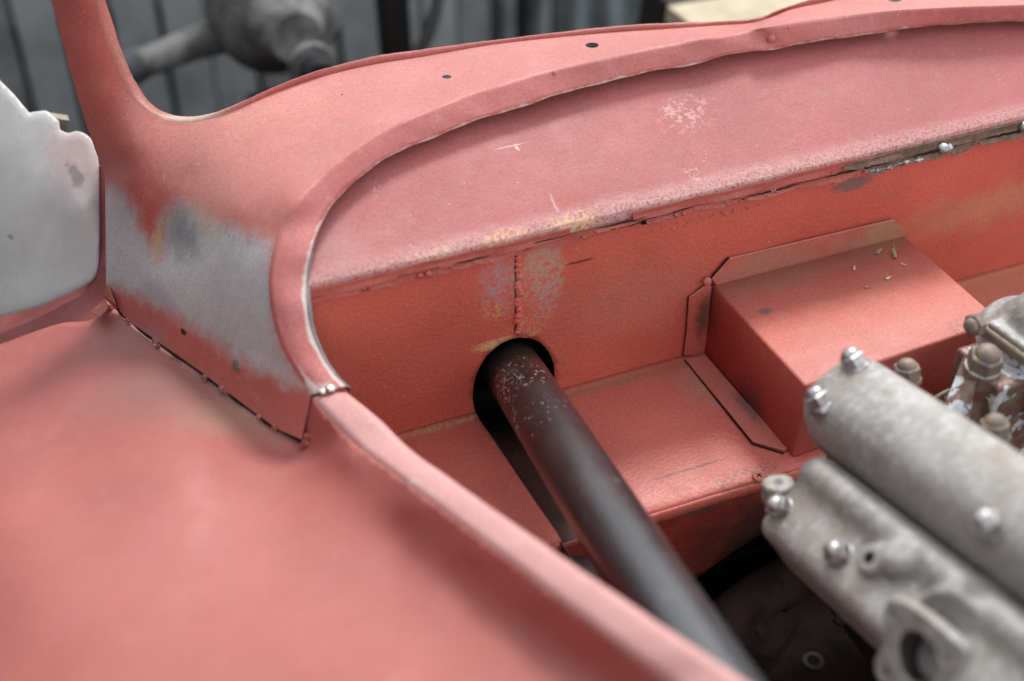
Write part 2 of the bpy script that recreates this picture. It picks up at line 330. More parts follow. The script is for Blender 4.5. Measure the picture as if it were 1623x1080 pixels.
def door_mat():
    n = NB('grey_primer_door')
    c = n.mix(n.rng(n.noise(9, 5, .6, 3), .3, .7), (.48, .475, .465), (.60, .60, .592))
    c = n.mix(n.rng(n.noise(85, 6, .7, 5, stretch=(1, 1, .3)), .5, .75, 0, .5), c, (.64, .64, .635))
    c = n.mix(n.math('MULTIPLY', n.blob(A3(128, 248, d=1.30), (.03, .05, .022), .02, 60, .7), .5), c, (.46, .22, .21))
    c = n.mix(n.math('MULTIPLY', n.blob(A3(118, 268, d=1.30), (.006, .03, .008), .006, 90, .3), .8), c, (.19, .19, .20))
    c = n.mix(n.math('MULTIPLY', n.blob(A3(12, 352, d=1.35), (.004, .03, .004), .002, 90, .3), .9), c, (.10, .07, .04))
    return n.done(c, .5, 0, n.bump(n.noise(300, 4, .6), .3, .0008))
M_door = door_mat()

# ------------------------------------------------------------------ object helpers
def tag(o, label=None, cat=None, group=None, kind=None):
    if label: o['label'] = label
    if cat: o['category'] = cat
    if group: o['group'] = group
    if kind: o['kind'] = kind
    return o
def empty(name, loc, label, cat, group=None):
    o = bpy.data.objects.new(name, None); COL.objects.link(o); o.location = loc; o.empty_display_size = .05
    return tag(o, label, cat, group)
def link(name, me, mat, parent=None, smooth=True, label=None):
    if mat is not None and not me.materials: me.materials.append(mat)
    if smooth: me.shade_smooth()
    o = bpy.data.objects.new(name, me); COL.objects.link(o)
    if parent is not None:
        o.parent = parent
        o.matrix_parent_inverse = Matrix.Translation(-parent.location)     # the mesh is given in world coordinates
    if label: o['label'] = label
    return o
def solid(o, t, off=-1):
    m = o.modifiers.new("solidify", 'SOLIDIFY'); m.thickness = t; m.offset = off; return o
def bevel(o, w, seg=2, ang=35):
    m = o.modifiers.new("bevel", 'BEVEL'); m.width = w; m.segments = seg; m.limit_method = 'ANGLE'; m.angle_limit = math.radians(ang)
    return o
def autosmooth(me, ang=40):
    me.shade_smooth(); me.set_sharp_from_angle(angle=math.radians(ang))
def pydata(name, v, f):
    me = bpy.data.meshes.new(name); me.from_pydata([tuple(map(float, p)) for p in v], [], f); me.update(); return me
def spline(pts, step=4.0, closed=False):
    """Catmull-Rom through 2-D (or n-D) points, resampled about every `step`"""
    P = [np.array(p, float) for p in pts]; out = []
    n = len(P)
    for i in range(n if closed else n-1):
        p1, p2 = P[i], P[(i+1) % n]
        p0 = P[(i-1) % n] if (closed or i > 0) else 2*p1-p2
        p3 = P[(i+2) % n] if (closed or i+2 < n) else 2*p2-p1
        m = max(1, int(round(np.linalg.norm((p2-p1)[:2])/step)))
        # centripetal-like tangent limiting
        l = np.linalg.norm(p2-p1)
        t1 = (p2-p0); t1 = t1/(np.linalg.norm(t1)+1e-9)*l; t2 = (p3-p1); t2 = t2/(np.linalg.norm(t2)+1e-9)*l
        for k in range(m):
            t = k/m
            out.append((2*t**3-3*t**2+1)*p1+(t**3-2*t**2+t)*t1+(-2*t**3+3*t**2)*p2+(t**3-t**2)*t2)
    if not closed: out.append(P[-1])
    return out
def seg(pts, step=4.0):
    out = []
    for a, b in zip(pts[:-1], pts[1:]):
        a = np.array(a, float); b = np.array(b, float); m = max(1, int(round(np.linalg.norm(b-a)/step)))
        out += [a+(b-a)*k/m for k in range(m)]
    out.append(np.array(pts[-1], float)); return out
def resample(pts, n):
    P = np.array(pts, float); d = np.r_[0, np.cumsum(np.linalg.norm(np.diff(P, axis=0), axis=1))]
    t = np.linspace(0, d[-1], n); return np.stack([np.interp(t, d, P[:, i]) for i in range(P.shape[1])], 1)
def inside(poly, X, Y):
    poly = np.array(poly); c = np.zeros(len(X), bool); j = len(poly)-1
    for i in range(len(poly)):
        xi, yi = poly[i]; xj, yj = poly[j]
        m = ((yi > Y) != (yj > Y)); 
        with np.errstate(divide='ignore', invalid='ignore'):
            c ^= m & (X < (xj-xi)*(Y-yi)/(yj-yi+1e-12)+xi)
        j = i
    return c
def polydist(poly, X, Y):
    poly = np.array(poly, float); Q = np.stack([X, Y], 1); best = np.full(len(X), 1e9)
    for i in range(len(poly)):
        a = poly[i]; b = poly[(i+1) % len(poly)]; ab = b-a; t = np.clip(((Q-a)@ab)/(ab@ab+1e-9), 0, 1)
        best = np.minimum(best, np.linalg.norm(Q-(a+t[:, None]*ab), axis=1))
    return best
def cdt(outer, holes=(), step=5.0):
    """triangulate a flat outline with holes, filled with an even grid of points"""
    outer = [tuple(map(float, p[:2])) for p in outer]
    if np.hypot(outer[0][0]-outer[-1][0], outer[0][1]-outer[-1][1]) < step*.05: outer = outer[:-1]
    A = np.array(outer); x0, y0 = A.min(0); x1, y1 = A.max(0)
    xs = np.arange(x0+step*.5, x1, step); ys = np.arange(y0+step*.5, y1, step*.866)
    X, Y = np.meshgrid(xs, ys); X = X+(np.arange(len(ys)) % 2)[:, None]*step*.5; X = X.ravel(); Y = Y.ravel()
    ok = inside(outer, X, Y) & (polydist(outer, X, Y) > step*.45)
    for h in holes: ok &= ~inside(h, X, Y) & (polydist(h, X, Y) > step*.3)
    pts = list(outer); ed = [(i, (i+1) % len(outer)) for i in range(len(outer))]
    for h in holes:
        b = len(pts); h = [tuple(map(float, p[:2])) for p in h]; pts += h; ed += [(b+i, b+(i+1) % len(h)) for i in range(len(h))]
    pts += list(zip(X[ok].tolist(), Y[ok].tolist()))
    r = delaunay_2d_cdt([Vector(p) for p in pts], ed, [], 1, 1e-7)
    V = np.array([tuple(v) for v in r[0]]); Fc = [f for f in r[2]]
    cen = np.array([V[list(f)].mean(0) for f in Fc])
    keep = inside(outer, cen[:, 0], cen[:, 1])
    for h in holes: keep &= ~inside(h, cen[:, 0], cen[:, 1])
    Fc = [f for f, k in zip(Fc, keep) if k]
    return V, Fc
class Surf:
    """smooth sheet of metal through measured points: (picture point, distance) pairs"""
    def __init__(s, ctrl, lam=1e-5):
        s.P = np.array([c[:2] for c in ctrl], float)/500; v = np.array([1/c[2] for c in ctrl])
        n = len(v); D = np.linalg.norm(s.P[:, None]-s.P[None], axis=2); K = D**2*np.log(D+1e-9); K[D < 1e-9] = 0
        A = np.zeros((n+3, n+3)); A[:n, :n] = K+lam*np.eye(n); A[:n, n] = 1; A[:n, n+1:] = s.P; A[n:, :n] = A[:n, n:].T
        s.w = np.linalg.solve(A, np.r_[v, 0, 0, 0])
    def d(s, px, py):
        Q = np.stack([np.atleast_1d(px), np.atleast_1d(py)], 1).astype(float)/500; out = np.zeros(len(Q))
        for i in range(0, len(Q), 20000):
            q = Q[i:i+20000]; D = np.linalg.norm(q[:, None]-s.P[None], axis=2); K = D**2*np.log(D+1e-9)
            out[i:i+20000] = K@s.w[:len(s.P)]+s.w[len(s.P)]+q@s.w[len(s.P)+1:]
        return 1/out
    def p(s, px, py): return at(px, py, d=float(s.d(px, py)[0]))
def skin(name, outline, surf, mat, parent, holes=(), step=5, thick=.0012, attrs=None, disp=None, label=None, rim=True):
    V, Fc = cdt(outline, holes, step)
    D = surf.d(V[:, 0], V[:, 1])
    if disp is not None: D = D+disp(V[:, 0], V[:, 1])
    W = CAM+(F+np.outer((V[:, 0]-811.5)/FPX, R)-np.outer((V[:, 1]-540)/FPX, U))*D[:, None]
    f0 = Fc[0]; nn = np.cross(W[f0[1]]-W[f0[0]], W[f0[2]]-W[f0[0]])
    if nn@(CAM-W[f0[0]]) < 0: Fc = [tuple(reversed(f)) for f in Fc]
    me = pydata(name, W, Fc)
    for an, fn in (attrs or {}).items():
        a = me.attributes.new(an, 'FLOAT', 'POINT'); a.data.foreach_set('value', np.asarray(fn(V[:, 0], V[:, 1]), dtype=np.float32))
    o = link(name, me, mat, parent, label=label); solid(o, thick).modifiers[0].use_rim = rim; return o
def sheet(name, outline, to3d, mat, parent, holes=(), step=.006, thick=.0015, flip=False, label=None, wav=None):
    V, Fc = cdt(outline, holes, step)
    W = [to3d(u, v) for u, v in V]
    if flip: Fc = [tuple(reversed(f)) for f in Fc]
    o = link(name, pydata(name, W, Fc), mat, parent, label=label); solid(o, thick); return o
def ribbon(name, rows, mat, parent, thick=.0012, attrs=None, label=None, flip=False, toward=True):
    """rows: list of equally long point lists; faces between successive rows"""
    n = len(rows[0]); v = [p for r in rows for p in r]; f = []
    for a in range(len(rows)-1):
        for i in range(n-1): f.append((a*n+i, a*n+i+1, (a+1)*n+i+1, (a+1)*n+i))
    if toward:
        q = f[len(f)//2]; nn = np.cross(np.array(v[q[1]])-np.array(v[q[0]]), np.array(v[q[3]])-np.array(v[q[0]]))
        if nn@(CAM-np.array(v[q[0]])) < 0: f = [tuple(reversed(x)) for x in f]
    if flip: f = [tuple(reversed(x)) for x in f]
    me = pydata(name, v, f)
    for an, vals in (attrs or {}).items():
        a = me.attributes.new(an, 'FLOAT', 'POINT'); a.data.foreach_set('value', np.asarray(vals, dtype=np.float32))
    o = link(name, me, mat, parent, label=label)
    if thick: solid(o, thick)
    return o
def tube(path, r, n=24, caps=True):
    """tube mesh data along a 3-D path; r a number or one radius per point"""
    path = [Vector(p) for p in path]; rs = r if hasattr(r, '__len__') else [r]*len(path)
    v = []; f = []; up = None
    for i, p in enumerate(path):
        t = (path[min(i+1, len(path)-1)]-path[max(i-1, 0)]).normalized()
        if up is None: up = t.orthogonal().normalized()
        up = (up-t*up.dot(t)).normalized(); sd = t.cross(up)
        for k in range(n):
            a = 2*math.pi*k/n; v.append(p+(up*math.cos(a)+sd*math.sin(a))*rs[i])
    for i in range(len(path)-1):
        for k in range(n): f.append((i*n+k, i*n+(k+1) % n, (i+1)*n+(k+1) % n, (i+1)*n+k))
    if caps: f.append(tuple(reversed(range(n)))); f.append(tuple((len(path)-1)*n+k for k in range(n)))
    return v, f
def lathe(prof, origin, axis, n=32):
    ax = Vector(axis).normalized(); up = ax.orthogonal().normalized(); sd = ax.cross(up); o = Vector(origin); v = []; f = []
    for (h, r) in prof:
        for k in range(n):
            a = 2*math.pi*k/n; v.append(o+ax*h+(up*math.cos(a)+sd*math.sin(a))*max(r, 1e-5))
    for i in range(len(prof)-1):
        for k in range(n): f.append((i*n+k, i*n+(k+1) % n, (i+1)*n+(k+1) % n, (i+1)*n+k))
    f.append(tuple(reversed(range(n)))); f.append(tuple((len(prof)-1)*n+k for k in range(n)))
    return v, f
def join(parts):
    v = []; f = []
    for a, b in parts:
        k = len(v); v += list(a); f += [tuple(i+k for i in q) for q in b]
    return v, f
def box(c, s, rot=None):
    c = Vector(c); M3 = rot or Matrix.Identity(3); v = []
    for x in (-1, 1):
        for y in (-1, 1):
            for z in (-1, 1): v.append(c+M3@Vector((x*s[0]/2, y*s[1]/2, z*s[2]/2)))
    return v, [(0, 1, 3, 2), (4, 6, 7, 5), (0, 4, 5, 1), (2, 3, 7, 6), (0, 2, 6, 4), (1, 5, 7, 3)]
def make(name, vf, mat, parent=None, label=None, smooth=True, ang=40):
    me = pydata(name, *vf)
    bm = bmesh.new(); bm.from_mesh(me); bmesh.ops.recalc_face_normals(bm, faces=bm.faces); bm.to_mesh(me); bm.free()
    me.materials.append(mat)
    if smooth: autosmooth(me, ang)
    return link(name, me, None, parent, smooth=False, label=label)

# ================================================================== THE CAR BODY
car = empty('car_body', (0, 0, 0), 'bare car body in red oxide primer with open engine bay and grey patches', 'car body')

# ---- measured outlines (pixel positions in the 1623 x 1080 photograph)
B_arch = [(2060, 14), (1920, 8), (1780, 4), (1700, 4), (1623, 8), (1511, 12), (1407, 18), (1303, 29.5), (1209, 45), (1129, 60), (1060, 71), (1000, 83), (914, 102), (845, 117),
          (793, 133), (741, 148), (690, 169), (638, 191), (603, 207), (569, 229), (534, 255), (500, 286), (468, 322), (445, 360),
          (430, 412), (426, 453), (431, 498), (445, 547), (466, 585), (493, 626)]
A_arch = [(2060, 60), (1920, 46), (1780, 37), (1700, 34), (1623, 34), (1545, 36), (1476, 41), (1407, 50), (1337, 60), (1247, 73), (1216, 77), (1180, 82), (1143, 92), (1095, 105), (1060, 108), (1000, 121),
          (949, 133), (880, 152), (838, 166), (759, 190), (690, 217), (638, 238), (593, 264), (552, 297), (528, 324), (507, 359), (492, 400),
          (486, 440), (486, 480), (492, 520), (508, 560), (530, 595), (549, 613)]
W_crease = [(2060, -60), (1920, -66), (1780, -70), (1623, -70), (1450, -40), (1323, 0), (1247, 17), (1199, 35), (1129, 41), (1060, 46), (983, 51), (880, 60), (776, 72), (672, 90), (586, 104), (500, 125),
            (430, 150), (380, 172), (331, 189), (297, 195), (262, 191), (235, 178), (207, 151), (183, 100), (162, 45), (152, 0), (143, -50), (132, -130)]
W_lip = [(2060, -86), (1920, -92), (1780, -96), (1623, -95), (1450, -64), (1282, 0), (1254, 10), (1199, 29), (1164, 33), (1060, 36.5), (983, 41), (880, 52), (797, 62), (672, 78), (586, 91), (500, 114),
         (414, 148), (362, 172), (321, 183), (295, 185), (269, 181), (241, 166), (214, 128), (193, 79), (177, 30), (167, 0), (157, -50), (146, -130)]
Cseam = [(168, 455), (183, 474), (193, 498), (248, 540), (317, 588), (348, 612), (404, 654), (438, 678), (478, 697)]
left_side = [(45, -130), (65, -50), (81, 0), (103, 83), (131, 179), (152, 241), (165, 276), (167, 340), (168, 400), (168, 455)]

def dz(px, py, z): return depth(at(px, py, z=z))
def zB(px):      # height of the outer crease of the bonnet rebate along the arch
    return on_panel
A_pts = []
for (px, py) in A_arch:
    if py <= 445 or px > 500: p = on_panel(px, py, .013) if px > 486 and py < 440 else None
    else: p = None
    A_pts.append(p)
yl = {440: .004, 480: -.012, 520: -.024, 560: -.036, 595: -.050, 613: -.058}
A_ctrl = []
for (px, py), p in zip(A_arch, A_pts):
    if py in yl: p = at(px, py, y=yl[py])
    A_ctrl.append((px, py, depth(p)))
A_s = [np.array(q) for q in spline([(a, b, c*1000) for a, b, c in A_ctrl], 5)]
A3d = [at(a, b, d=c/1000) for a, b, c in A_s]

cowl_ctrl = []
# outer crease of the rebate: a bit above and behind the lip
def near_A(px, py):
    best = min(A3d, key=lambda p: (proj(p)[0]-px)**2+(proj(p)[1]-py)**2); return best
for (px, py) in B_arch:
    a = near_A(px, py)
    if py < 330 or px > 500: cowl_ctrl.append((px, py, dz(px, py, a[2]+.017)))
cowl_ctrl += [(445, 360, 1.088), (430, 412, 1.083), (426, 453, 1.080), (431, 498, 1.078), (445, 547, 1.076), (466, 585, 1.075), (493, 626, 1.074)]
for px, py, z in [(2060, -60, .214), (1920, -66, .224), (1780, -70, .231), (1623, -70, .236), (1450, -40, .238), (1323, 0, .239), (1199, 35, .240), (1060, 46, .241), (880, 60, .242), (672, 90, .240), (500, 125, .236),
                  (380, 172, .231), (331, 189, .2285), (262, 191, .230)]:
    cowl_ctrl.append((px, py, dz(px, py, z)))
cowl_ctrl += [(207, 151, 1.178), (183, 100, 1.168), (162, 45, 1.155), (152, 0, 1.146), (143, -50, 1.136), (132, -130, 1.12),
              (45, -130, 1.150), (65, -50, 1.166), (81, 0, 1.174), (103, 83, 1.190), (131, 179, 1.210), (152, 241, 1.222), (165, 276, 1.226), (168, 400, 1.238), (168, 455, 1.243),
              (90, -130, 1.126), (105, -50, 1.142), (117, 0, 1.151), (138, 83, 1.168), (160, 150, 1.181), (195, 230, 1.178), (200, 290, 1.184),
              (183, 474, 1.236), (248, 540, 1.196), (317, 588, 1.160), (404, 654, 1.116), (478, 697, 1.084),
              (300, 400, 1.155), (240, 370, 1.190), (350, 470, 1.124), (300, 280, 1.164), (380, 330, 1.119), (390, 250, 1.150), (400, 560, 1.106), (250, 440, 1.180)]
S_cowl = Surf(cowl_ctrl, 3e-5)
B_pts = spline(B_arch, 5); W_pts = spline(W_crease, 5)
outline = B_pts+spline(Cseam[::-1], 5)[0:]+spline(left_side[::-1], 5)[1:]+seg([(45, -130), (132, -130)], 8)[1:-1]+W_pts[::-1]+seg([(2060, -60), (2060, 14)], 8)[1:-1]
def ell(cx, cy, rx, ry, n=16, rot=0): return [(cx+rx*math.cos(a)*math.cos(rot)-ry*math.sin(a)*math.sin(rot), cy+rx*math.cos(a)*math.sin(rot)+ry*math.sin(a)*math.cos(rot)) for a in [2*math.pi*k/n for k in range(n)]]
holes = [ell(708, 122, 7.5, 3), ell(938.5, 72, 10.5, 4.2), ell(1418, -1, 11, 4.5),
         [(286, 520), (291, 522), (296, 528), (293, 533), (287, 529)], ell(542, 150, 1.6, 1)]
grey_poly = [(150, 285), (185, 300), (212, 330), (238, 385), (247, 402), (254, 350), (285, 316), (330, 345), (380, 362), (428, 380), (440, 500), (455, 560), (492, 622), (455, 612), (400, 585),
             (330, 540), (260, 492), (215, 470), (165, 455), (150, 430)]
och_poly = [(238, 375), (252, 360), (256, 330), (262, 345), (258, 400), (248, 430), (243, 410)]
def sd(poly, k):
    def f(X, Y):
        d = polydist(poly, X, Y); s = np.where(inside(poly, X, Y), d, -d); return np.clip(.5+s/k, 0, 1)
    return f
def cowl_disp(X, Y):
    d = 0
    d = d-.0016*np.exp(-((X-376)**2+(Y-579)**2)/(2*4.5**2))*1.0                     # rivet head
    ln = polydist([(252, 400), (258, 350), (290, 290), (330, 235)], X, Y)
    d = d+.0022*np.exp(-(ln/9)**2)*np.clip((330-X)/60, 0, 1)                          # crease in the corner
    dent = .0018*np.sin(X/41+Y/67)*np.sin(Y/53-X/90)
    return d+dent*.35
skin('scuttle_panel', outline, S_cowl, M_cowl, car, holes, 4.6, .0006,
     {'bare': sd(grey_poly, 135), 'ochre': sd(och_poly, 34)}, cowl_disp, label='curved scuttle and pillar panel with a grey bare patch and small drilled holes', rim=False)
nr = Vector(np.cross(S_cowl.p(386, 579)-S_cowl.p(376, 579), S_cowl.p(376, 589)-S_cowl.p(376, 579))).normalized()
if nr.dot(Vector(CAM-S_cowl.p(376, 579))) < 0: nr = -nr
make('rivet', lathe([(-.001, .0050), (.0010, .0048), (.0018, .0040), (.0021, .002)], S_cowl.p(376, 579), nr, 20), simple('dull_plug', (.20, .15, .15), (.12, .09, .09), .5, .2), car)

# ---- windscreen flange (upstanding lip with ragged edge)
NW = len(W_pts)
wc = np.array(W_pts); wl = resample([(x, y) for x, y in spline(W_lip, 3)], NW)
Dw = S_cowl.d(wc[:, 0], wc[:, 1])+cowl_disp(wc[:, 0], wc[:, 1]); rows = [[], [], []]
tooth = np.repeat(rng.normal(0, 1, NW//4+1), 4)[:NW]*.5+rng.normal(0, .3, NW)
for i in range(NW):
    c0 = at(wc[i, 0], wc[i, 1], d=Dw[i])
    q = wl[i].copy(); nrm = (wl[i]-wc[i]); nrm = nrm/(np.linalg.norm(nrm)+1e-6); q = q+nrm*tooth[i]*(.8 if wc[i, 0] > 330 else .5)
    pil = max(0, min(1, (330-wc[i, 0])/90))
    e = at(q[0], q[1], d=Dw[i]+(.0015*(1-pil)+.010*pil))
    rows[0].append(c0); rows[1].append((c0+e)/2+U*.0006); rows[2].append(e)
M_flange = primer('flange_primer', (.36, .085, .075), (.48, .22, .18), 51, [
    dict(c=A3(225, 130, d=1.18), r=(.03, .06, .07), col=(.30, .15, .11), warp=.008, ws=120, soft=.5, k=.7, **{'break': .12}, bs=300),
    dict(c=A3(300, 190, d=1.17), r=(.035, .02, .02), col=(.48, .36, .28), warp=.008, ws=120, soft=.5, k=.8, off=3)], dust=.2, peel=.6)
ribbon('windscreen_flange', rows, M_flange, car, .0012)

# ---- bonnet rebate strip between crease B and lip A, plus the turned lip edge
NB_ = len(B_pts)
b2 = np.array(B_pts); a2 = resample([(q[0], q[1], q[2]) for q in A_s], NB_)
Db = S_cowl.d(b2[:, 0], b2[:, 1])+cowl_disp(b2[:, 0], b2[:, 1]); rb = [[] for _ in range(7)]; lip = [[], [], []]; chip_and_glint = [[] for _ in range(7)]
for i in range(NB_):
    b = at(b2[i, 0], b2[i, 1], d=Db[i]); a = at(a2[i, 0], a2[i, 1], d=a2[i, 2]/1000)
    wob = .0004*math.sin(i*.21)+.0003*math.sin(i*.53+1)
    if 1080 < a2[i, 0] < 1260: wob += .0016*math.sin((a2[i, 0]-1080)/180*math.pi*2)
    n_ = np.cross(b-a, (A3d[1]-A3d[0])); up = np.array([0, 0, 1.]); vtoc = CAM-a; vtoc /= np.linalg.norm(vtoc)
    low = max(0, min(1, (a2[i, 1]-330)/150))
    for k in range(7):
        t = k/6; bulge = math.sin(t*math.pi)*(.0004*(1-low)+.0045*low)
        edge = (.0018*math.exp(-((t-.0)/.16)**2))*(1-low)
        rb[k].append(b+(a-b)*t+vtoc*(bulge-edge*0)+np.array([0, 0, wob])*t)
        low2 = max(0, min(1, (a2[i, 1]-430)/120)); 
        chip_and_glint[k].append((.72 if k == 6 else .30 if k == 5 else .34*(1-low) if k == 0 else .0)*(.8+.5*low)+(.62*low2*max(0, (a2[i, 1]-560)/55) if k < 5 else 0)+(.42*low if k == 1 else 0))  # row at the crease paints a pale highlight; lip rows are worn chips
    aa = np.array(rb[6][-1]); inward = (a-b); inward /= np.linalg.norm(inward)
    lip[0].append(aa); lip[1].append(aa+inward*(.0000+.0035*low)-np.array([0, 0, .0007+.0018*low])-vtoc*.0006); lip[2].append(aa+inward*(-.0004+.003*low)-np.array([0, 0, .0014+.0046*low])-vtoc*.004)
gut = ribbon('bonnet_gutter', rb, M_gutter, car, .0005, {'chip_and_glint': [c for r_ in chip_and_glint for c in r_]}, label='curved rebate round the bonnet opening with worn pale edge')
M_lip = primer('lip_primer', (.20, .045, .040), (.42, .2, .17), 61, dust=.1, peel=.4, grime=.4, attrs=(('worn', (.22, .20, .21), .95, .8),))
ribbon('gutter_lip', lip, M_lip, gut, .0006, {'worn': [max(0, min(1, (a2[i, 1]-330)/120)) for i in range(NB_)]*3})
# small weld pips on the rebate
for px, py, r_ in [(1220, 61, .0042), (896, 118, .0022), (1258, 42, .0015)]:
    i = int(np.argmin((np.array([proj(p)[0] for p in rb[3]])-px)**2)); p = min((rb[k][i] for k in range(7)), key=lambda q: abs(proj(q)[1]-py))
    make('weld_pip', lathe([(0, r_), (r_*.3, r_*.85), (r_*.5, r_*.4), (r_*.55, 0)], p, CAM-p, 14), M_gutter, gut)
# solder blobs at the foot of the rebate
for px, py, r_ in [(512, 621, .0035), (524, 616, .0042)]:
    make('solder_blob', lathe([(0, r_), (r_*.35, r_*.9), (r_*.6, r_*.5), (r_*.68, 0)], at(px, py, d=1.073), (0.25, .1, 1), 16), M_solder, gut)

# ---- sloping bulkhead top panel under the rebate
pan_poly = [(-.215, -.0), (.78, -.0), (.78, .15)]
ua = [on_panel(x, y, 0) for x, y, _ in a2]
back = [(p[0], p[1]+.03) for p in ua]
pan_poly = seg([(-.178, 0), (.80, 0)], .006)+seg([(.80, 0), (.80, .12)], .02)[1:]
pan_poly += [(x, y) for x, y in back if x < .79 and y > .035][::1]
pan_poly += [(-.178, .03)]
def pan3(x, y):
    e = min(1, max(0, y/.010)); roll = .0008*math.sin(e*math.pi)-.0004*(1-e)**2            # rolled leading edge
    return (x, y, ZP+SL*y+roll+.0006*math.sin(x*23)*math.sin(y*40)*e)
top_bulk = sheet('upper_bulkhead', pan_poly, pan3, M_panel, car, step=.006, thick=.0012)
top_bulk.modifiers[0].use_rim = False
# its turned-down face
rows = [[], [], [], []]
for x in np.arange(-.178, .80, .005):
    j = .0006*math.sin(x*60)+rng.normal(0, .00015)
    rows[0].append((x, 0, ZP-.0004)); rows[1].append((x, -.0012, ZP-.0018)); rows[2].append((x, -.0014, ZP-.009+j)); rows[3].append((x, -.001, ZP-.0125+j*1.5))
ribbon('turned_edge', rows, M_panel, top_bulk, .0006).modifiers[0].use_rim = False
# ---- ragged overlapping strips along the seam
def strip(x0, x1, y, z0, z1, mat, jag=.0009, tilt=0, label=None, thick=.0006, taper=True):
    xs = np.arange(x0, x1, .0022); n = len(xs); r0 = []; r1 = []; rm = []
    walk = np.cumsum(rng.normal(0, jag*.35, n)); walk -= np.linspace(walk[0], walk[-1], n); steps = np.where(np.sin(xs*211+x0*50) > .85, jag*1.2, 0)
    for i, x in enumerate(xs):
        e = min(1, (x-x0)/.012, (xs[-1]-x)/.012) if taper else 1
        e = .25+.75*max(0, e); hz = (z0+z1)/2
        top = hz+(z0-hz)*e+tilt*(x-x0); bot = hz+(z1-hz)*e+walk[i]*.8+steps[i]+tilt*(x-x0)
        yy = y+.0007*math.sin(x*47+x0*9)+.0004*math.sin(x*130)
        r0.append((x, yy, top)); rm.append((x, yy-.0006, (top+bot)/2)); r1.append((x, yy-.0022-.0008*math.sin(x*90+x0*31), bot+rng.normal(0, jag*.22)))
    o = ribbon('seam_strip', [r0, rm, r1], mat, car, thick, label=label); o.data.shade_flat()
    return o
xs_ = lambda px, py: float(at(px, py, y=0)[0])
strip(-.178, .046, -.0034, ZP-.0030, ZP-.0105, M_strip, .0003, taper=False)
strip(-.176, -.052, -.0042, ZP-.0090, ZP-.0150, M_strip, .0014)
strip(-.06, .004, -.0046, ZP-.0098, ZP-.0150, M_strip, .0010, .008)
strip(.002, .075, -.0040, ZP-.0086, ZP-.0140, M_strip, .0012)
strip(.066, .118, -.0036, ZP-.0086, ZP-.0125, M_strip, .0007)
strip(.100, .325, -.0034, ZP-.0024, ZP-.0098, M_strip, .0003, taper=False)
strip(.112, .20, -.0048, ZP-.0105, ZP-.0160, M_strip, .0013)
strip(.185, .335, -.0044, ZP-.0080, ZP-.0155, M_strip, .0018)
strip(.205, .315, -.0060, ZP-.0118, ZP-.0160, M_strip, .0010)
strip(.300, .560, -.0042, ZP-.0030, ZP-.0105, M_rustbare, .0008, label='rusty burnt length of seam strip')
strip(.318, .500, -.0056, ZP-.0110, ZP-.0175, M_rustbare, .0020, label='torn dark lower layer of the seam')
strip(.48, .79, -.0050, ZP-.0085, ZP-.0145, M_rustbare, .0016, label='burnt seam layer at the right end')
for x, z, r_ in [(.402, .0105, .0055), (.408, .0112, .004), (.488, .0080, .005), (.497, .0085, .004), (.506, .0078, .005), (.516, .008, .004)]:
    v, f = lathe([(-.001, r_*.9), (r_*.25, r_), (r_*.6, r_*.75), (r_*.8, r_*.3), (r_*.85, 0)], (x, -.0065, ZP-z), (rng.normal(0, .2), -1, .5), 12)
    v = [Vector(q)+Vector(rng.normal(0, .0002, 3)) for q in v]
    make('weld_spot', (v, f), M_weld, car)
for x, z, r_ in [(.139, .0135, .0022), (.146, .0138, .0017), (.055, .0135, .002), (-.085, .0125, .0025), (-.078, .0128, .003)]:
    make('weld_spot', lathe([(-.001, r_*.9), (r_*.3, r_), (r_*.6, r_*.7), (r_*.85, 0)], (x, -.006, ZP-z), (.1, -1, .4), 12), M_strip, car)

wx = np.arange(.322, .383, .0012)
make('weld_run', tube([(x, -.0068+rng.normal(0, .0004), ZP-.0158+.0009*math.sin(x*160)+rng.normal(0, .0003)) for x in wx], [max(.0004, .0013+.0009*math.sin(x*420)+rng.normal(0, .0003)) for x in wx], 8), M_weld, car)
def gap_line(x0, x1, y, dz_, r_):
    xs = np.arange(x0, x1, .003)
    make('seam_gap', tube([(x, y+rng.normal(0, .00012), ZP-dz_+.0005*math.sin(x*47)+rng.normal(0, .00025)) for x in xs], [max(.0001, r_*(.6+.6*math.sin(x*83+x0*40))) for x in xs], 6), M_black, car)  # black filler along the seam, standing in for the shadow in its gaps
gap_line(-.174, -.01, -.0050, .0092, .0006); gap_line(.002, .115, -.0048, .0084, .0006); gap_line(.085, .20, -.0050, .0102, .0007); gap_line(.19, .33, -.0062, .0116, .0007)
gap_line(-.174, .004, -.0012, .0160, .0011); gap_line(.0, .12, -.0012, .0148, .0009); gap_line(.11, .34, -.0012, .0166, .0011); gap_line(.32, .79, -.0070, .0108, .0010); gap_line(.33, .79, -.0016, .0180, .0012)
# ---- firewall with the tube hole
HC = (-.0035, .017); HR = (.0385, .0570)
hole_f = []
for k in range(56):
    a = 2*math.pi*k/56; wr = 1+.02*math.sin(3*a+1)+rng.normal(0, .004)
    hole_f.append((HC[0]+HR[0]*math.cos(a)*wr, HC[1]+HR[1]*math.sin(a)*wr))
fw_out = seg([(-.150, -.06), (.85, -.06), (.85, ZP-.0095), (-.176, ZP-.0095), (-.176, .07), (-.150, .03), (-.150, -.06)], .012)
def fw3(x, z):
    wav = .0010*math.sin(x*31+1)*math.sin(z*40)+.0006*math.sin(x*77)
    return (x, wav*min(1, z/.02 if z > 0 else 0)-.0, z)
firewall = sheet('firewall', fw_out, fw3, M_fire, car, [hole_f], .007, .0016)
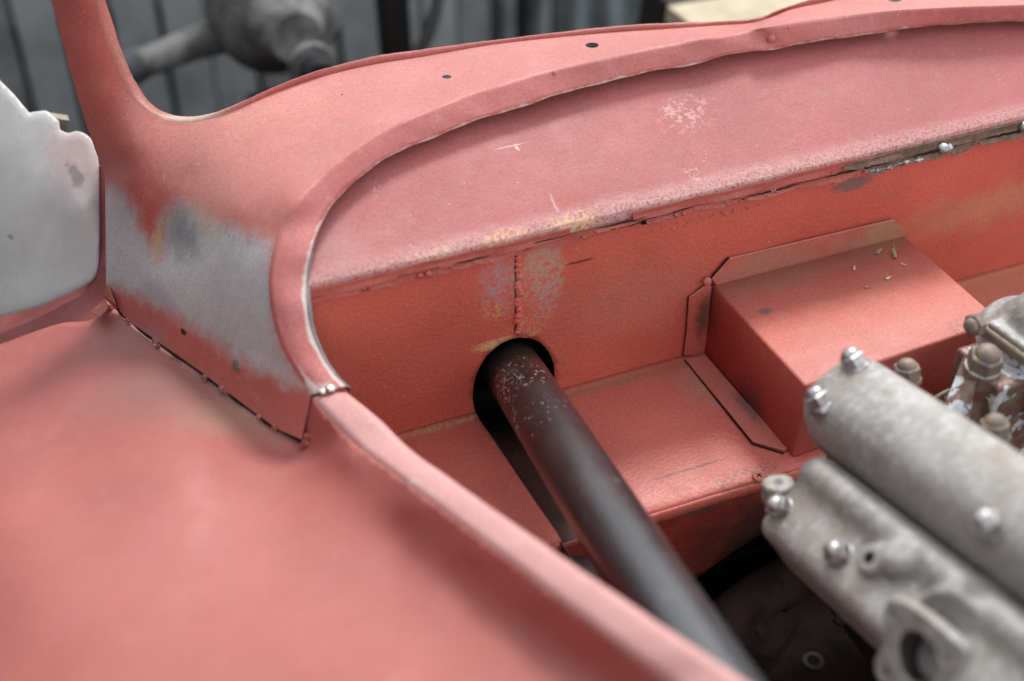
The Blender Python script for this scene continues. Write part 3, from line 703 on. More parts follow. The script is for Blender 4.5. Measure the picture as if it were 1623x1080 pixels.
# weld bead down to the hole
beads = []
z = ZP-.016; i = 0
while z > .078:
    r_ = .0019+rng.random()*.0016+(.0012 if .085 < z < .10 and rng.random() > .4 else 0)
    v, f = lathe([(-.0005, r_), (r_*.4, r_*1.05), (r_*.8, r_*.6), (r_*1.0, 0)], (.0004+rng.normal(0, .0006), -.0002, z), (rng.normal(0, .2), -1, rng.normal(0, .25)), 10)
    beads.append((v, f)); z -= r_*1.15
make('weld_bead', join(beads), M_fire, firewall)
gv = [(-.0024, -.0009, z_) for z_ in np.arange(.082, ZP-.014, .003)]
make('seam_gap', tube([(g[0]+rng.normal(0, .0003), g[1], g[2]) for g in gv], .0005, 8), M_black, firewall)
# raised edge of the hole lip: torn tab at the top
make('torn_tab', box((.0045, -.001, .0757), (.009, .0016, .004), Matrix.Rotation(.5, 3, 'Y')), M_flap, firewall)

# ---- ledge with slot
q_sl = [(-.0385, -.004), (-.028, -.168)]
YF = -.163
led = seg([(-.16, YF), (-.0285, YF)], .008)+seg([(-.0285, YF), (-.0395, -.006), (-.030, .0), (.034, .0), (.040, YF)], .008)[1:]+seg([(.040, YF), (.90, YF)], .008)[1:]+seg([(.90, YF), (.90, -.001), (.035, -.001)], .012)[1:]
# one clean outline: left half, slot, right half
led = seg([(-.16, YF), (-.0285, YF), (-.0392, -.0075), (-.0392, -.0008)], .008)[:-1]
ledL = led+seg([(-.0392, -.0008), (-.150, -.0008), (-.16, YF)], .010)[:-1]
ledR = seg([(.040, YF), (.90, YF), (.90, -.0008), (.0355, -.0008), (.0355, -.02), (.040, YF)], .008)[:-1]
def led3(x, y):
    e = max(0, (YF+.006-y)/.006) if y < YF+.006 else 0
    fil = .0022*max(0, 1-(-y)/.006)**2
    return (x, y, -.0022*e*e+fil+.0006*math.sin(x*29)*math.sin(y*45))
ledge = sheet('ledge', ledL, led3, M_ledge, car, step=.006, thick=.0014)
led_r = sheet('ledge', ledR, led3, M_ledge, car, step=.006, thick=.0014)
for xa, xb, par in ((-.16, -.0285, ledge), (.040, .90, led_r)):
    rows = [[], [], [], []]
    for x in np.arange(xa, xb+.004, .006):
        x = min(x, xb); j = rng.normal(0, .0002)
        rows[0].append((x, YF, -.0022)); rows[1].append((x, YF-.0018, -.0042)); rows[2].append((x, YF-.0020, -.0075+j)); rows[3].append((x, YF-.0018, -.0125+j+.0006*math.sin(x*70)))
    ribbon('ledge_lip', rows, M_ledge, par, .0012)
    rim = [(x, YF-.0012, -.0132) for x in np.arange(xa, xb, .008)]
# trough under the slot
rows = []
for k in range(15):
    a = math.pi*k/14; rows.append([])
    for y in (.002, -.03, -.07, -.11, -.15, -.185):
        xl = -.0385+(.0100)*(-y/.163); xr = .0360
        cx = (xl+xr)/2; hw = (xr-xl)/2
        rows[-1].append((cx-hw*math.cos(a), y, -.002-.034*math.sin(a)))
ribbon('slot_trough', rows, M_liner, car, .0012)
# black sleeve added behind the firewall hole to keep it dark
sl_p = [(HC[0], .0025, HC[1]), (HC[0]+.02, .20, HC[1]-.05)]
v = []; f = []; n = 28
for (x, y, z_), k_ in ((sl_p[0], 1.12), (sl_p[1], 1.1)):
    for k in range(n):
        a = 2*math.pi*k/n; v.append((x+HR[0]*k_*math.cos(a), y, z_+HR[1]*k_*math.sin(a)))
f = [(k, (k+1) % n, n+(k+1) % n, n+k) for k in range(n)]+[tuple(n+k for k in range(n))]
make('hole_blackout_sleeve', (v, f), M_black, car)

# cross-head screw near the box
sp = at(1202, 757, z=.0)
scr = make('screw', lathe([(0, .0052), (.0014, .0050), (.0024, .0038), (.0027, .0)], (sp[0], sp[1]+.0, .0002), (.05, -.15, 1), 20), M_flap, led_r)
c3 = Vector((sp[0], sp[1], .0028)); Rz = Matrix.Rotation(.5, 3, 'Z')
make('cross_slot', join([box(c3, (.0052, .0010, .0006), Rz), box(c3+Vector((0, 0, .0001)), (.0010, .0052, .0006), Rz)]), M_black, led_r)

# ---- lower bulkhead below the ledge
lb = seg([(-.14, -.30), (.085, -.13), (.13, -.100), (.175, -.075), (.90, -.05), (.90, -.0128), (-.14, -.0128), (-.14, -.30)], .012)
hb = ell(*[float(q) for q in at(948, 916, y=-.158)[[0, 2]]], .0075, .0075, 18)
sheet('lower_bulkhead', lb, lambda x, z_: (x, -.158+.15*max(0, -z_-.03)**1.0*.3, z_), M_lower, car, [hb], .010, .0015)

# ---- box on the firewall
zb = .0785; X0, X1, XF0, XF1, YB = .184, .383, .190, .389, -.149
bx = [(X0, -.0025, zb), (X1, -.0025, zb), (XF1, YB+.01, zb), (XF0, YB, zb), (X0-.0015, -.0025, .002), (X1, -.0025, .002), (XF1, YB+.01, .002), (XF0-.002, YB-.003, .002)]
# subdivided so that the sheet can carry slight dents
def quadgrid(a, b, c, d, n, m, amp=.0003):
    a, b, c, d = map(np.array, (a, b, c, d)); v = []; nrm = np.cross(b-a, d-a); nrm = nrm/np.linalg.norm(nrm)
    for i in range(n+1):
        for j in range(m+1):
            s, t = i/n, j/m; p = a*(1-s)*(1-t)+b*s*(1-t)+c*s*t+d*(1-s)*t
            v.append(p+nrm*amp*math.sin(s*5+1)*math.sin(t*math.pi)*math.sin(s*math.pi))
    return v, [(i*(m+1)+j, (i+1)*(m+1)+j, (i+1)*(m+1)+j+1, i*(m+1)+j+1) for i in range(n) for j in range(m)]
me = pydata('battery_box', bx, [(0, 3, 2, 1), (0, 4, 7, 3), (3, 7, 6, 2), (1, 2, 6, 5)])
bm = bmesh.new(); bm.from_mesh(me); bmesh.ops.recalc_face_normals(bm, faces=bm.faces)
bmesh.ops.bevel(bm, geom=[e for e in bm.edges if len(e.link_faces) == 2], offset=.0028, segments=4, affect='EDGES', profile=.5)
up_f = max(bm.faces, key=lambda q: q.calc_area())
if up_f.normal.z < 0: bmesh.ops.reverse_faces(bm, faces=bm.faces)
bm.to_mesh(me); bm.free(); autosmooth(me, 50)
bbox = link('bulkhead_box', me, M_box, car, smooth=False); solid(bbox, .0016)
def flange(pts3, nrm, label=None):
    n_ = Vector(nrm); v = [Vector(map(float, p)) for p in pts3]; v2 = [p+n_*.0018 for p in v]; k = len(v)
    f = [tuple(range(k)), tuple(reversed(range(k, 2*k)))]+[(i, i+k, (i+1) % k+k, (i+1) % k) for i in range(k)]
    o = make('mounting_flange', (v+v2, f), M_box, bbox, smooth=False); bevel(o, .0004, 1); return o
P0 = lambda px, py: at(px, py, y=-.0022)
flange([P0(1127, 441), P0(1156, 408), P0(1300, 374), P0(1415, 347), P0(1438, 367), P0(1427, 376), P0(1300, 408), P0(1135, 452)], (0, -1, 0))
flange([P0(1121, 449), P0(1091, 471), P0(1088, 520), P0(1083, 562), P0(1116, 563), P0(1122, 500), P0(1127, 454)], (0, -1, 0))
L0 = lambda px, py: at(px, py, z=.0010)
flange([L0(1085, 570), L0(1140, 637), L0(1193, 702), L0(1243, 716), L0(1254, 712), L0(1180, 636), L0(1119, 566)], (0, 0, 1))
# pin-head weld at the corner of the two flanges
make('weld_pip', lathe([(0, .004), (.0014, .0035), (.0022, .0015), (.0024, 0)], at(1121, 446, y=-.004), (0, -1, .3), 14), M_box, bbox)
# dark gaps under the flanges
def crack(pts3, r=.0006): 
    return make('flange_gap', tube(pts3, r, 6), M_black, bbox)
crack([P0(1126, 441.5), P0(1155, 408)], .0007); crack([P0(1091, 470), P0(1088, 520), P0(1082.5, 563), P0(1114, 566)], .0006)
crack([L0(1085, 571), L0(1139, 638), L0(1192.5, 704), L0(1242, 719)], .0007)

# ---- front fender
def ridge_d(px):     # 1/d runs straight along the ridge
    t = (px-549)/(1160-549); return 1/(1/1.072*(1-t)+1/.745*t)
ridgeR = [(549, 622), (600, 664), (652, 710), (703, 755), (760, 795), (793, 817), (869, 865), (928, 907), (980, 942), (1031, 980), (1083, 1014), (1160, 1066), (1300, 1160), (1420, 1240)]
ridgeL = [(495, 630), (530, 672), (566, 709), (610, 738), (650, 768), (690, 799), (760, 852), (824, 903), (870, 941), (912, 974), (1014, 1048), (1080, 1098), (1200, 1190), (1320, 1280)]
def fair(pts, keep=2):
    x = np.array([p[0] for p in pts[keep:]]); y = np.array([p[1] for p in pts[keep:]]); q = np.polyfit(x, y, 3)
    return pts[:keep]+[(float(a), float(np.polyval(q, a))) for a in x]
ridgeR = fair(ridgeR); ridgeL = fair(ridgeL)
fctl = []
for px, py in ridgeL: 
    pr = px+52; fctl.append((px, py, ridge_d(pr)*1.002))
zr = lambda px: float(at(px, np.interp(px, [p[0] for p in ridgeR], [p[1] for p in ridgeR]), d=ridge_d(px))[2])
for px in (600, 700, 800, 900, 1000, 1120, 1300):
    py = np.interp(px, [p[0] for p in ridgeR], [p[1] for p in ridgeR]); g = min(1, (px-549)/300)
    for off, dzz in ((72, -.014), (100, -.032), (140, -.047), (185, -.050), (250, -.049), (350, -.038), (520, -.028), (760, -.036), (1000, -.060)):
        x = px-.58*off; y = py+.81*off
        fctl.append((x, y, dz(x, y, zr(px)+dzz*(.55+.45*g))))
Cf = [(168, 476), (185, 492), (248, 545), (317, 593), (348, 617), (404, 659), (438, 683), (478, 703)]
for x, y in Cf: fctl.append((x, y, float(S_cowl.d(x, y-6)[0])+.004))
for x, y in [(486, 664), (491, 645)]: fctl.append((x, y, float(S_cowl.d(x, y)[0])+.0006))
for x, y, z_ in [(100, 520, .050), (0, 548, .030), (-160, 600, .005), (-430, 680, -.06), (-430, 1000, -.03), (-430, 1290, .0), (120, 580, .062), (0, 640, .055), (-160, 700, .03), (250, 640, .088), (100, 720, .085), (330, 720, .100), (-160, 900, .06), (0, 800, .095)]:
    fctl.append((x, y, dz(x, y, z_)))
S_f = Surf(fctl, 3e-4)
L_pts = spline(ridgeL, 8)
f_disp = lambda X, Y: .0012*np.sin(X/70+1)*np.sin(Y/55)
f_out = spline(Cf, 7)+seg([(478, 703), (486, 664), (495, 630)], 7)[1:-1]+L_pts+seg([(1320, 1280), (-420, 1280), (-420, 670)], 20)[1:]+spline([(-420, 670), (-170, 600), (0, 546), (60, 524), (100, 512), (145, 507), (160, 490), (168, 476)], 7)[1:-1]
skin('front_fender', f_out, S_f, M_fender, car, (), 9, .0015, disp=f_disp)
# bright top edge of the fender along the bonnet opening
NR = len(L_pts)
rl = np.array(L_pts); rr = resample(spline(ridgeR, 4), NR)
Dl = S_f.d(rl[:, 0], rl[:, 1])+f_disp(rl[:, 0], rl[:, 1]); rows = [[] for _ in range(7)]; ch = [[] for _ in range(7)]
for i in range(NR):
    l = at(rl[i, 0], rl[i, 1], d=Dl[i]); r_ = at(rr[i, 0], rr[i, 1], d=ridge_d(rr[i, 0])); wob = .0002*math.sin(i*.31)+.0001*math.sin(i*.83)
    for k in range(5):
        t = k/4; rows[k].append(l+(r_-l)*t+np.array([0, 0, 1])*((.0012*math.sin(t*math.pi)+wob*t)))
        ch[k].append(.50*max(0, math.sin(i*.55))*(1 if 10 < i < 45 else .2) if k == 0 or k == 1 else 0)
    inw = r_-l; inw[2] = 0; inw /= np.linalg.norm(inw)
    rows[5].append(np.array(rows[4][-1])+inw*.0006+np.array([0, 0, -.002])); rows[6].append(np.array(rows[4][-1])+inw*.0006+np.array([0, 0, -.016]))
    ch[5].append(.0); ch[6].append(0)
ribbon('fender_edge', rows, M_pink, car, .0012, {'chip_and_glint': [c for q in ch for c in q]})
# inner wing hanging below that edge
rows2 = [[], []]
for i in range(0, NR, 4):
    p = np.array(rows[6][i]); rows2[0].append(p+np.array([-.002, 0, .002])); rows2[1].append((p[0]-.10, p[1], -.40))
ribbon('inner_wing', rows2, M_lower, car, .0015, toward=False)

# ---- cracked joint between scuttle side and fender: dark gap plus tack welds
cg = resample(spline([(183, 476), (193, 497), (248, 541), (317, 589), (348, 613), (404, 655), (438, 679), (480, 698)], 4), 90)
gap = [at(x, y+2.2, d=float(S_cowl.d(x, y-2)[0])+.0006) for x, y in cg]
wd = [max(.0002, .0006+.0006*math.sin(i*.45)+.0003*rng.random()) for i in range(90)]
make('joint_gap', tube(gap, wd, 8), M_black, car)
for px, py, s_ in [(203, 506, 1), (246, 538, 1.3), (250, 546, .8), (325, 597, 1.2), (352, 615, 1.3), (358, 619, .9), (410, 659, 1.0), (436, 676, 1.0), (484, 700, 1.4), (478, 706, 1.0), (487, 690, 1.1), (175, 485, 1.2)]:
    d_ = float(S_cowl.d(px, py-3)[0])-.0010; c_ = at(px, py+2, d=d_)
    v, f = lathe([(-.002, .0022*s_), (.0004, .0026*s_), (.0014, .0019*s_), (.0022, .0008*s_), (.0024, 0)], c_, (-.5+rng.normal(0, .3), -.5, .8), 10)
    v = [Vector(q)+Vector(rng.normal(0, .00035, 3)) for q in v]
    make('tack_weld', (v, f), M_fender if s_ < 1.35 else M_flap, car)
# torn folded tabs at the rear end of the joint
def tab(pts, dd, name='torn_tab'):
    v = [Vector(at(x, y, d=q)) for x, y, q in pts]; n_ = (v[1]-v[0]).cross(v[2]-v[0]).normalized()*.0012; k = len(v)
    o = make(name, (v+[p-n_ for p in v], [tuple(range(k)), tuple(reversed(range(k, 2*k)))]+[(i, i+k, (i+1) % k+k, (i+1) % k) for i in range(k)]), M_flap, car, smooth=False, label=dd)
    bevel(o, .0003, 1)
tab([(145, 496, 1.235), (168, 475, 1.245), (172, 489, 1.225), (158, 505, 1.215)], 'bent orange tab of sheet metal at the rear of the joint')
tab([(162, 467, 1.245), (172, 452, 1.235), (184, 482, 1.215), (187, 490, 1.222), (180, 486, 1.23), (172, 474, 1.24)], 'folded tab against the scuttle side')
# ---- door, sill and jamb
S_door = Surf([(-160, 130, 1.36), (-160, 520, 1.40), (0, 130, 1.335), (0, 500, 1.352), (60, 200, 1.315), (60, 480, 1.337), (150, 260, 1.288), (156, 400, 1.301), (125, 455, 1.316), (80, 350, 1.306), (130, 330, 1.284), (-60, 320, 1.345), (153, 330, 1.290), (100, 208, 1.305)], 1e-5)
d_out = seg([(-170, -90), (0, 128), (22, 150), (46, 179)], 6)+spline([(46, 179), (58, 177), (74, 176), (80, 181)], 4)[1:]+seg([(80, 181), (93, 192), (95, 206)], 4)[1:]+spline([(95, 206), (108, 211), (122, 208), (140, 216), (152, 236), (157, 262)], 4)[1:] \
    + spline([(157, 262), (158, 330), (157, 400), (155, 425), (148, 443), (132, 455), (100, 471), (60, 487), (0, 503), (-170, 545)], 5)[1:]+seg([(-170, 545), (-170, -90)], 15)[1:-1]
def door_disp(X, Y):
    e = polydist(d_out, X, Y); e = np.where(X < -100, 99, e); return .002*np.exp(-(e/6)**2)
skin('door', d_out, S_door, M_door, car, (), 5, .0012, disp=door_disp, label='pale grey door corner with a pinkish upper edge')
tt = pydata('door_striker', *box(at(84, 193, d=1.335), (.012, .012, .014)))
make('door_rebate', box(at(87, 196, d=1.345), (.022, .01, .016), Matrix.Rotation(.4, 3, 'Y')), simple('old_yellowed_steel', (.30, .27, .20), None, .6), car)
S_sill = Surf([(-160, 560, 1.41), (0, 515, 1.365), (0, 548, 1.343), (100, 475, 1.335), (100, 515, 1.30), (160, 470, 1.285), (162, 420, 1.29), (160, 300, 1.29), (130, 440, 1.34), (150, 420, 1.335), (-160, 600, 1.39), (0, 480, 1.40), (60, 460, 1.385), (130, 420, 1.36)], 1e-4)
s_out = seg([(-170, 540), (0, 492), (80, 468), (130, 440), (146, 405), (151, 340), (150, 262), (170, 262), (172, 470), (176, 492), (150, 512), (100, 518), (0, 553), (-170, 606), (-170, 540)], 6)[:-1]
def sill_bare(X, Y): return np.clip(.35+(Y-(540-.33*X))/28, 0, 1)*.9*np.clip((150-X)/60, 0, 1)
skin('sill', s_out, S_sill, M_maroon, car, (), 6, .0012, {'bare': sill_bare}, label='maroon sill and door jamb below the grey door')

# ---- small dried bits lying on the box top
M_leaf = simple('dry_leaf', (.42, .30, .17), (.24, .16, .09), .8, 0, 300, .3, 500)
M_crumb = simple('pale_crumb', (.62, .50, .38), (.5, .36, .26), .8, 0, 300, .3, 500)
def litter(px, py, s, mat, label, cat='leaf', name='leaf_fragment', rz=0):
    p = at(px, py, z=zb+.001); k = 9; v = []; f = []
    for j in range(k):
        a = 2*math.pi*j/k; r_ = s*(1+.35*math.sin(a*2+rz)+.15*rng.normal())
        v.append((r_*math.cos(a)*1.3, r_*math.sin(a)*.7, .0006+.35*s*abs(math.cos(a))))
    v = [(0, 0, .0012+.1*s)]+v; v += [(x, y, z_-.0005) for x, y, z_ in v]
    m = k+1
    f = [(0, 1+j, 1+(j+1) % k) for j in range(k)]+[(m, m+1+(j+1) % k, m+1+j) for j in range(k)]+[(1+j, m+1+j, m+1+(j+1) % k, 1+(j+1) % k) for j in range(k)]
    me = pydata(name, v, f); me.materials.append(mat); o = bpy.data.objects.new(name, me); COL.objects.link(o)
    o.location = (p[0], p[1], zb); o.rotation_euler = (0, 0, rz); o['label'] = label; o['category'] = cat; return o
litter(1393, 399, .0032, M_leaf, 'yellowish dry leaf scrap left of the stalked one on the box top', rz=.3)
o = litter(1417, 402, .0040, M_leaf, 'dry leaf scrap with an upright stalk near the rear right of the box top', rz=1.1)
p = at(1417, 402, z=zb+.002); q = at(1414, 384, z=zb+.006)
stalk = make('stalk', tube([p, (p+q)/2+np.array([.001, 0, .002]), q], [.0005, .0004, .0003], 6), M_leaf, None)
stalk.parent = o; stalk.matrix_parent_inverse = o.matrix_basis.inverted()
litter(1354, 425, .0020, M_crumb, 'small pale crumb on the box top, left of the straw pieces', 'crumb', 'crumb', .8)
litter(1408, 440, .0022, M_crumb, 'oblong whitish crumb lying alone in the middle of the box top', 'crumb', 'crumb', 0)
litter(1432, 419, .0019, M_crumb, 'tan crumb in front of the stalked leaf scrap', 'crumb', 'crumb', 2)
litter(1374, 455, .0016, M_leaf, 'tiny brown crumb towards the lit half of the box top', 'crumb', 'crumb', 2.6)

# ================================================================== THE BLACK TUBE
dt = Vector((.108, .955, -.275)).normalized()
t0 = Vector(at(814, 589, y=0.0))
RT = .0256
pth = [t0+dt*.22, t0+dt*.05, t0, t0-dt*.1, t0-dt*.2, t0-dt*.35, t0-dt*.5, t0-dt*.62]
vt, ft = tube(pth, RT, 64)
tb = make('steel_tube', (vt, ft), M_tube, None, ang=60)
tag(tb, 'thick black steel tube passing through the round hole in the firewall, scratched near its top', 'tube')

# ================================================================== ENGINE
de = np.array([-.014, .963, -.270]); de /= np.linalg.norm(de); ee = -de
lx = np.array([1., 0, 0]); lx = lx-de*(lx@de); lx /= np.linalg.norm(lx); lu = np.cross(lx, de)
engine = empty('engine', tuple(float(q) for q in at(1600, 1000, d=1.2)), 'twin cam engine with two long pale aluminium cam covers in the bay', 'engine')
def on_plane(px, py, O):
    r = ray(px, py); d = ((O-CAM)@de)/(r@de); return CAM+r*d
def prof2(pts, O): return [((on_plane(x, y, O)-O)@lx, (on_plane(x, y, O)-O)@lu) for x, y in pts]
def extrude(profile, O, length, caps=((0, .86), (.004, .94), (.010, .985), (.018, 1.0))):
    """cover: outline swept along the engine, rear end rounded off"""
    P = resample(spline([(a*1000, b*1000) for a, b in profile], 3, closed=True)+[(profile[0][0]*1000, profile[0][1]*1000)], 61)[:-1]/1000
    cen = P.mean(0); v = []; f = []; n = len(P); st = [(h, s) for h, s in caps]+[(length*k/20, 1.0) for k in range(2, 21)]
    for h, s in st:
        for p in P: q = cen+(p-cen)*s; v.append(O+lx*q[0]+lu*q[1]+ee*h)
    for i in range(len(st)-1):
        for k in range(n): f.append((i*n+k, i*n+(k+1) % n, (i+1)*n+(k+1) % n, (i+1)*n+k))
    f.append(tuple(range(n))); f.append(tuple((len(st)-1)*n+k for k in reversed(range(n))))
    return v, f
def remesh(o, vs, sm=6):
    m = o.modifiers.new("remesh", 'REMESH'); m.mode = 'VOXEL'; m.voxel_size = vs; m.use_smooth_shade = True
    s = o.modifiers.new("smooth", 'SMOOTH'); s.factor = .5; s.iterations = sm
def hit(bvh, px, py):
    l, n_, i, d_ = bvh.ray_cast(Vector(CAM), Vector(ray(px, py)).normalized()); return (l, n_) if l is not None else (None, None)
def bvh_of(vf): return BVHTree.FromPolygons([Vector(map(float, p)) for p in vf[0]], vf[1])
def acorn(p, ax, s, mat, parent, hexn=True, washer=True):
    ax = Vector(ax).normalized(); up = ax.orthogonal().normalized(); sd_ = ax.cross(up); p = Vector(p); parts = []
    if washer: parts.append(lathe([(-.003, s*1.14), (.0004, s*1.14), (.0008, s*1.08)], p, ax, 24))
    v = []
    for h, r_ in ((.0010, s*1.0), (.0014, s*1.10), (s*.98, s*1.10), (s*1.08, s*.98)):
        for k in range(6): a = math.pi/3*k+.3; v.append(p+ax*h+(up*math.cos(a)+sd_*math.sin(a))*r_)
    f = [(i*6+k, i*6+(k+1) % 6, (i+1)*6+(k+1) % 6, (i+1)*6+k) for i in range(3) for k in range(6)]+[tuple(reversed(range(6))), tuple(18+k for k in range(6))]
    parts.append((v, f))
    parts.append(lathe([(s*1.0, s*.80), (s*1.15, s*.80), (s*1.38, s*.70), (s*1.55, s*.54), (s*1.66, s*.32), (s*1.70, 0)], p, ax, 24))
    return make('acorn_nut', join(parts), mat, parent, ang=35)

# upper (far) cover
O1 = at(1330, 640, d=1.055)
pr1 = prof2([(1308, 716), (1282, 700), (1267, 668), (1265, 635), (1278, 606), (1305, 580), (1335, 561), (1354, 556), (1372, 562), (1392, 590), (1402, 640), (1398, 700), (1375, 740), (1340, 740)], O1)
c1 = extrude(pr1, O1, .62)
cov1 = make('cam_cover', c1, M_cast, engine, label='upper cam cover with bright acorn nuts'); remesh(cov1, .0022, 3)
b1 = bvh_of(c1)
for px, py, s in [(1356, 578, .0088), (1300, 640, .0090), (1566, 834, .0085)]:
    l, n_ = hit(b1, px, py)
    ax = Vector(lu)*.75+Vector(lx)*-.25+Vector(de)*.35 if px != 1566 else Vector(lu)*.8-Vector(lx)*.5
    if l: acorn(l-ax.normalized()*.0015, ax, s, M_chrome, cov1)
# a dark side wall under the upper cover
prs = prof2([(1325, 705), (1308, 722), (1296, 700), (1300, 760), (1330, 800), (1380, 800), (1390, 720)], O1)
hd = extrude(prs, O1+ee*.012, .6, ((0, .97), (.004, 1.0)))
M_head = simple('oily_head_casting', (.11, .10, .10), (.04, .035, .035), .5, .3, 60, .5, 200)
make('cylinder_head', hd, M_head, engine)
for k in range(3):
    a_ = [O1+ee*h+lx*prs[1][0]+lu*(prs[1][1]-.004-.006*k)-lx*.0015 for h in np.linspace(.02, .6, 12)]
    make('casting_rib', tube(a_, .0016, 8), M_head, engine)

# lower (near) cover: side face with studs plus a high rounded ridge
O2 = at(1290, 790, d=1.035)
pr2 = prof2([(1214, 855), (1202, 840), (1204, 822), (1222, 800), (1243, 780), (1257, 762), (1263, 742), (1274, 726), (1292, 718), (1310, 722), (1334, 745), (1350, 800), (1345, 880), (1300, 930), (1250, 900)], O2)
body2 = extrude(pr2, O2, .60, ((0, .93), (.003, .975), (.007, 1.0)))
b2v = bvh_of(body2)
extra = [body2]
# ear with a hole at the rear end
ear = at(1234, 765, d=1.040)
extra.append(lathe([(-.016, .0125), (0, .0125), (.0008, .0115)], ear, lu, 32))
# bosses standing on the side face
l, n_ = hit(b2v, 1392, 893)
sideN = n_.normalized() if n_.dot(Vector(CAM)-l) > 0 else -n_.normalized()
extra.append(lathe([(-.03, .013), (.006, .0115), (.010, .0105)], l, sideN+Vector(de)*.0, 28))
# hump linking the boss to the ridge
l3, _ = hit(b2v, 1425, 880); extra.append(lathe([(-.03, .017), (.000, .015), (.006, .009)], l3, (Vector(lu)+sideN).normalized(), 24))
# port neck
lp, _ = hit(b2v, 1475, 1010)
pn = (Vector(-lx)*.93+Vector(lu)*.25+Vector(ee)*.25).normalized()
lq, _q = hit(b2v, 1400, 1015)
PC = Vector(at(1462, 1018, d=float((np.array(lq)-CAM)@F)-.045))
extra.append(lathe([(-.06, .030), (-.036, .028), (-.026, .027)], PC, pn, 40))
c2 = join(extra)
cov2 = make('cam_cover', c2, M_cast, engine, label='lower cam cover with an open flanged port and a drilled lug'); remesh(cov2, .0021, 3)
make('lug_hole', lathe([(-.004, .0035), (.0012, .0035)], ear, lu, 20), simple('hole_shade_steel', (.16, .16, .17), None, .6, .3), cov2)
make('boss_hole', lathe([(.0, .0042), (.0104, .0042)], l, sideN, 20), M_black, cov2)
for px, py, s in [(1238, 806, .0082), (1331, 880, .0086)]:
    q, n_ = hit(b2v, px, py)
    if q: acorn(q-sideN*.001, sideN, s, M_chrome, cov2)
# port flange: rounded triangle plate with a big oval bore and three stud holes
upv = (Vector(de)-pn*Vector(de).dot(pn)).normalized(); sdv = pn.cross(upv)
def to_fl(px, py):
    r_ = ray(px, py); d = (np.array(PC)-CAM)@np.array(pn)/(r_@np.array(pn)); q = Vector(CAM+r_*d)-PC; return (q.dot(upv), q.dot(sdv))
fo = spline([to_fl(*q) for q in [(1409, 962), (1420, 947), (1440, 950), (1480, 975), (1520, 1008), (1540, 1030), (1535, 1056), (1510, 1078), (1470, 1098), (1425, 1092), (1398, 1070), (1395, 1045), (1408, 1015)]], .004, closed=True)
bore = spline([to_fl(*q) for q in [(1438, 1005), (1452, 996), (1475, 1006), (1494, 1035), (1496, 1062), (1480, 1080), (1456, 1078), (1440, 1058), (1434, 1030)]], .003, closed=True)
sh = [ell(*to_fl(1423, 970), .0035, .0035, 12), ell(*to_fl(1507, 1040), .0038, .0038, 12), ell(*to_fl(1412, 1064), .0035, .0035, 12)]
V, Fc = cdt([tuple(q) for q in fo], [[tuple(q) for q in bore]]+sh, .005)
W = [PC+upv*float(a)+sdv*float(b)+pn*.006 for a, b in V]
me = pydata('port_flange', W, Fc)
if Fc and me.polygons[0].normal.dot(pn) < 0: me.flip_normals()
fl = link('port_flange', me, M_cast, cov2); solid(fl, .009); bevel(fl, .0012, 2, 50); me.set_sharp_from_angle(angle=.6)
cb = sum((np.array(q) for q in bore))/len(bore)
v = []; n = len(bore)
for h, k_ in ((.0055, 1.0), (-.010, .97), (-.0245, .92)):
    for q in bore: a, b = cb+(np.array(q)-cb)*k_; v.append(PC+upv*float(a)+sdv*float(b)+pn*h)
f = [(i*n+k, i*n+(k+1) % n, (i+1)*n+(k+1) % n, (i+1)*n+k) for i in range(2) for k in range(n)]+[tuple(2*n+k for k in range(n))]
make('port_bore', (v, f), simple('shaded_bore', (.06, .045, .04), (.02, .016, .015), .55, .2), cov2)  # shallow bore coloured dark to paint the shade of a deep port

# crankcase / block mass under the covers
Ob = at(1480, 900, d=1.16)
blk = join([box(Vector(Ob)+Vector(ee)*.2+Vector((.10, 0, -.12)), (.22, .62, .20))])
make('engine_block', blk, M_black, engine)

# water outlet behind the covers, at the right
q0 = Vector(at(1557, 582, d=1.105)); upz = Vector((.02, -.10, 1)).normalized()
M_alt = M_cast
out_parts = join([lathe([(.0, .0128), (-.004, .0135), (-.006, .0125), (-.03, .0145), (-.06, .021), (-.10, .034), (-.12, .045)], q0, upz, 40),
                  box(q0+Vector((.055, .005, -.065)), (.11, .055, .12))])
wo_ = make('water_outlet', out_parts, M_flake, engine, label='maroon casting with flaking silver patches'); remesh(wo_, .0022, 5)
acorn(q0+upz*.0005, upz, .0125, M_rust, wo_)
make('collar', lathe([(-.0005, .0142), (.0012, .0142), (.0018, .013)], q0, upz, 32), M_cast, wo_)
# sloping web at its left
wb = [at(1536, 575, d=1.115), at(1507, 655, d=1.10), at(1512, 700, d=1.10), at(1530, 700, d=1.09), at(1548, 600, d=1.10)]
v = [Vector(p) for p in wb]; v2 = [p+Vector((.0, .008, 0)) for p in v]
make('web', (v+v2, [(0, 1, 2, 3, 4), (9, 8, 7, 6, 5)]+[(i, (i+1) % 5, (i+1) % 5+5, i+5) for i in range(5)]), M_flake, wo_, smooth=False)
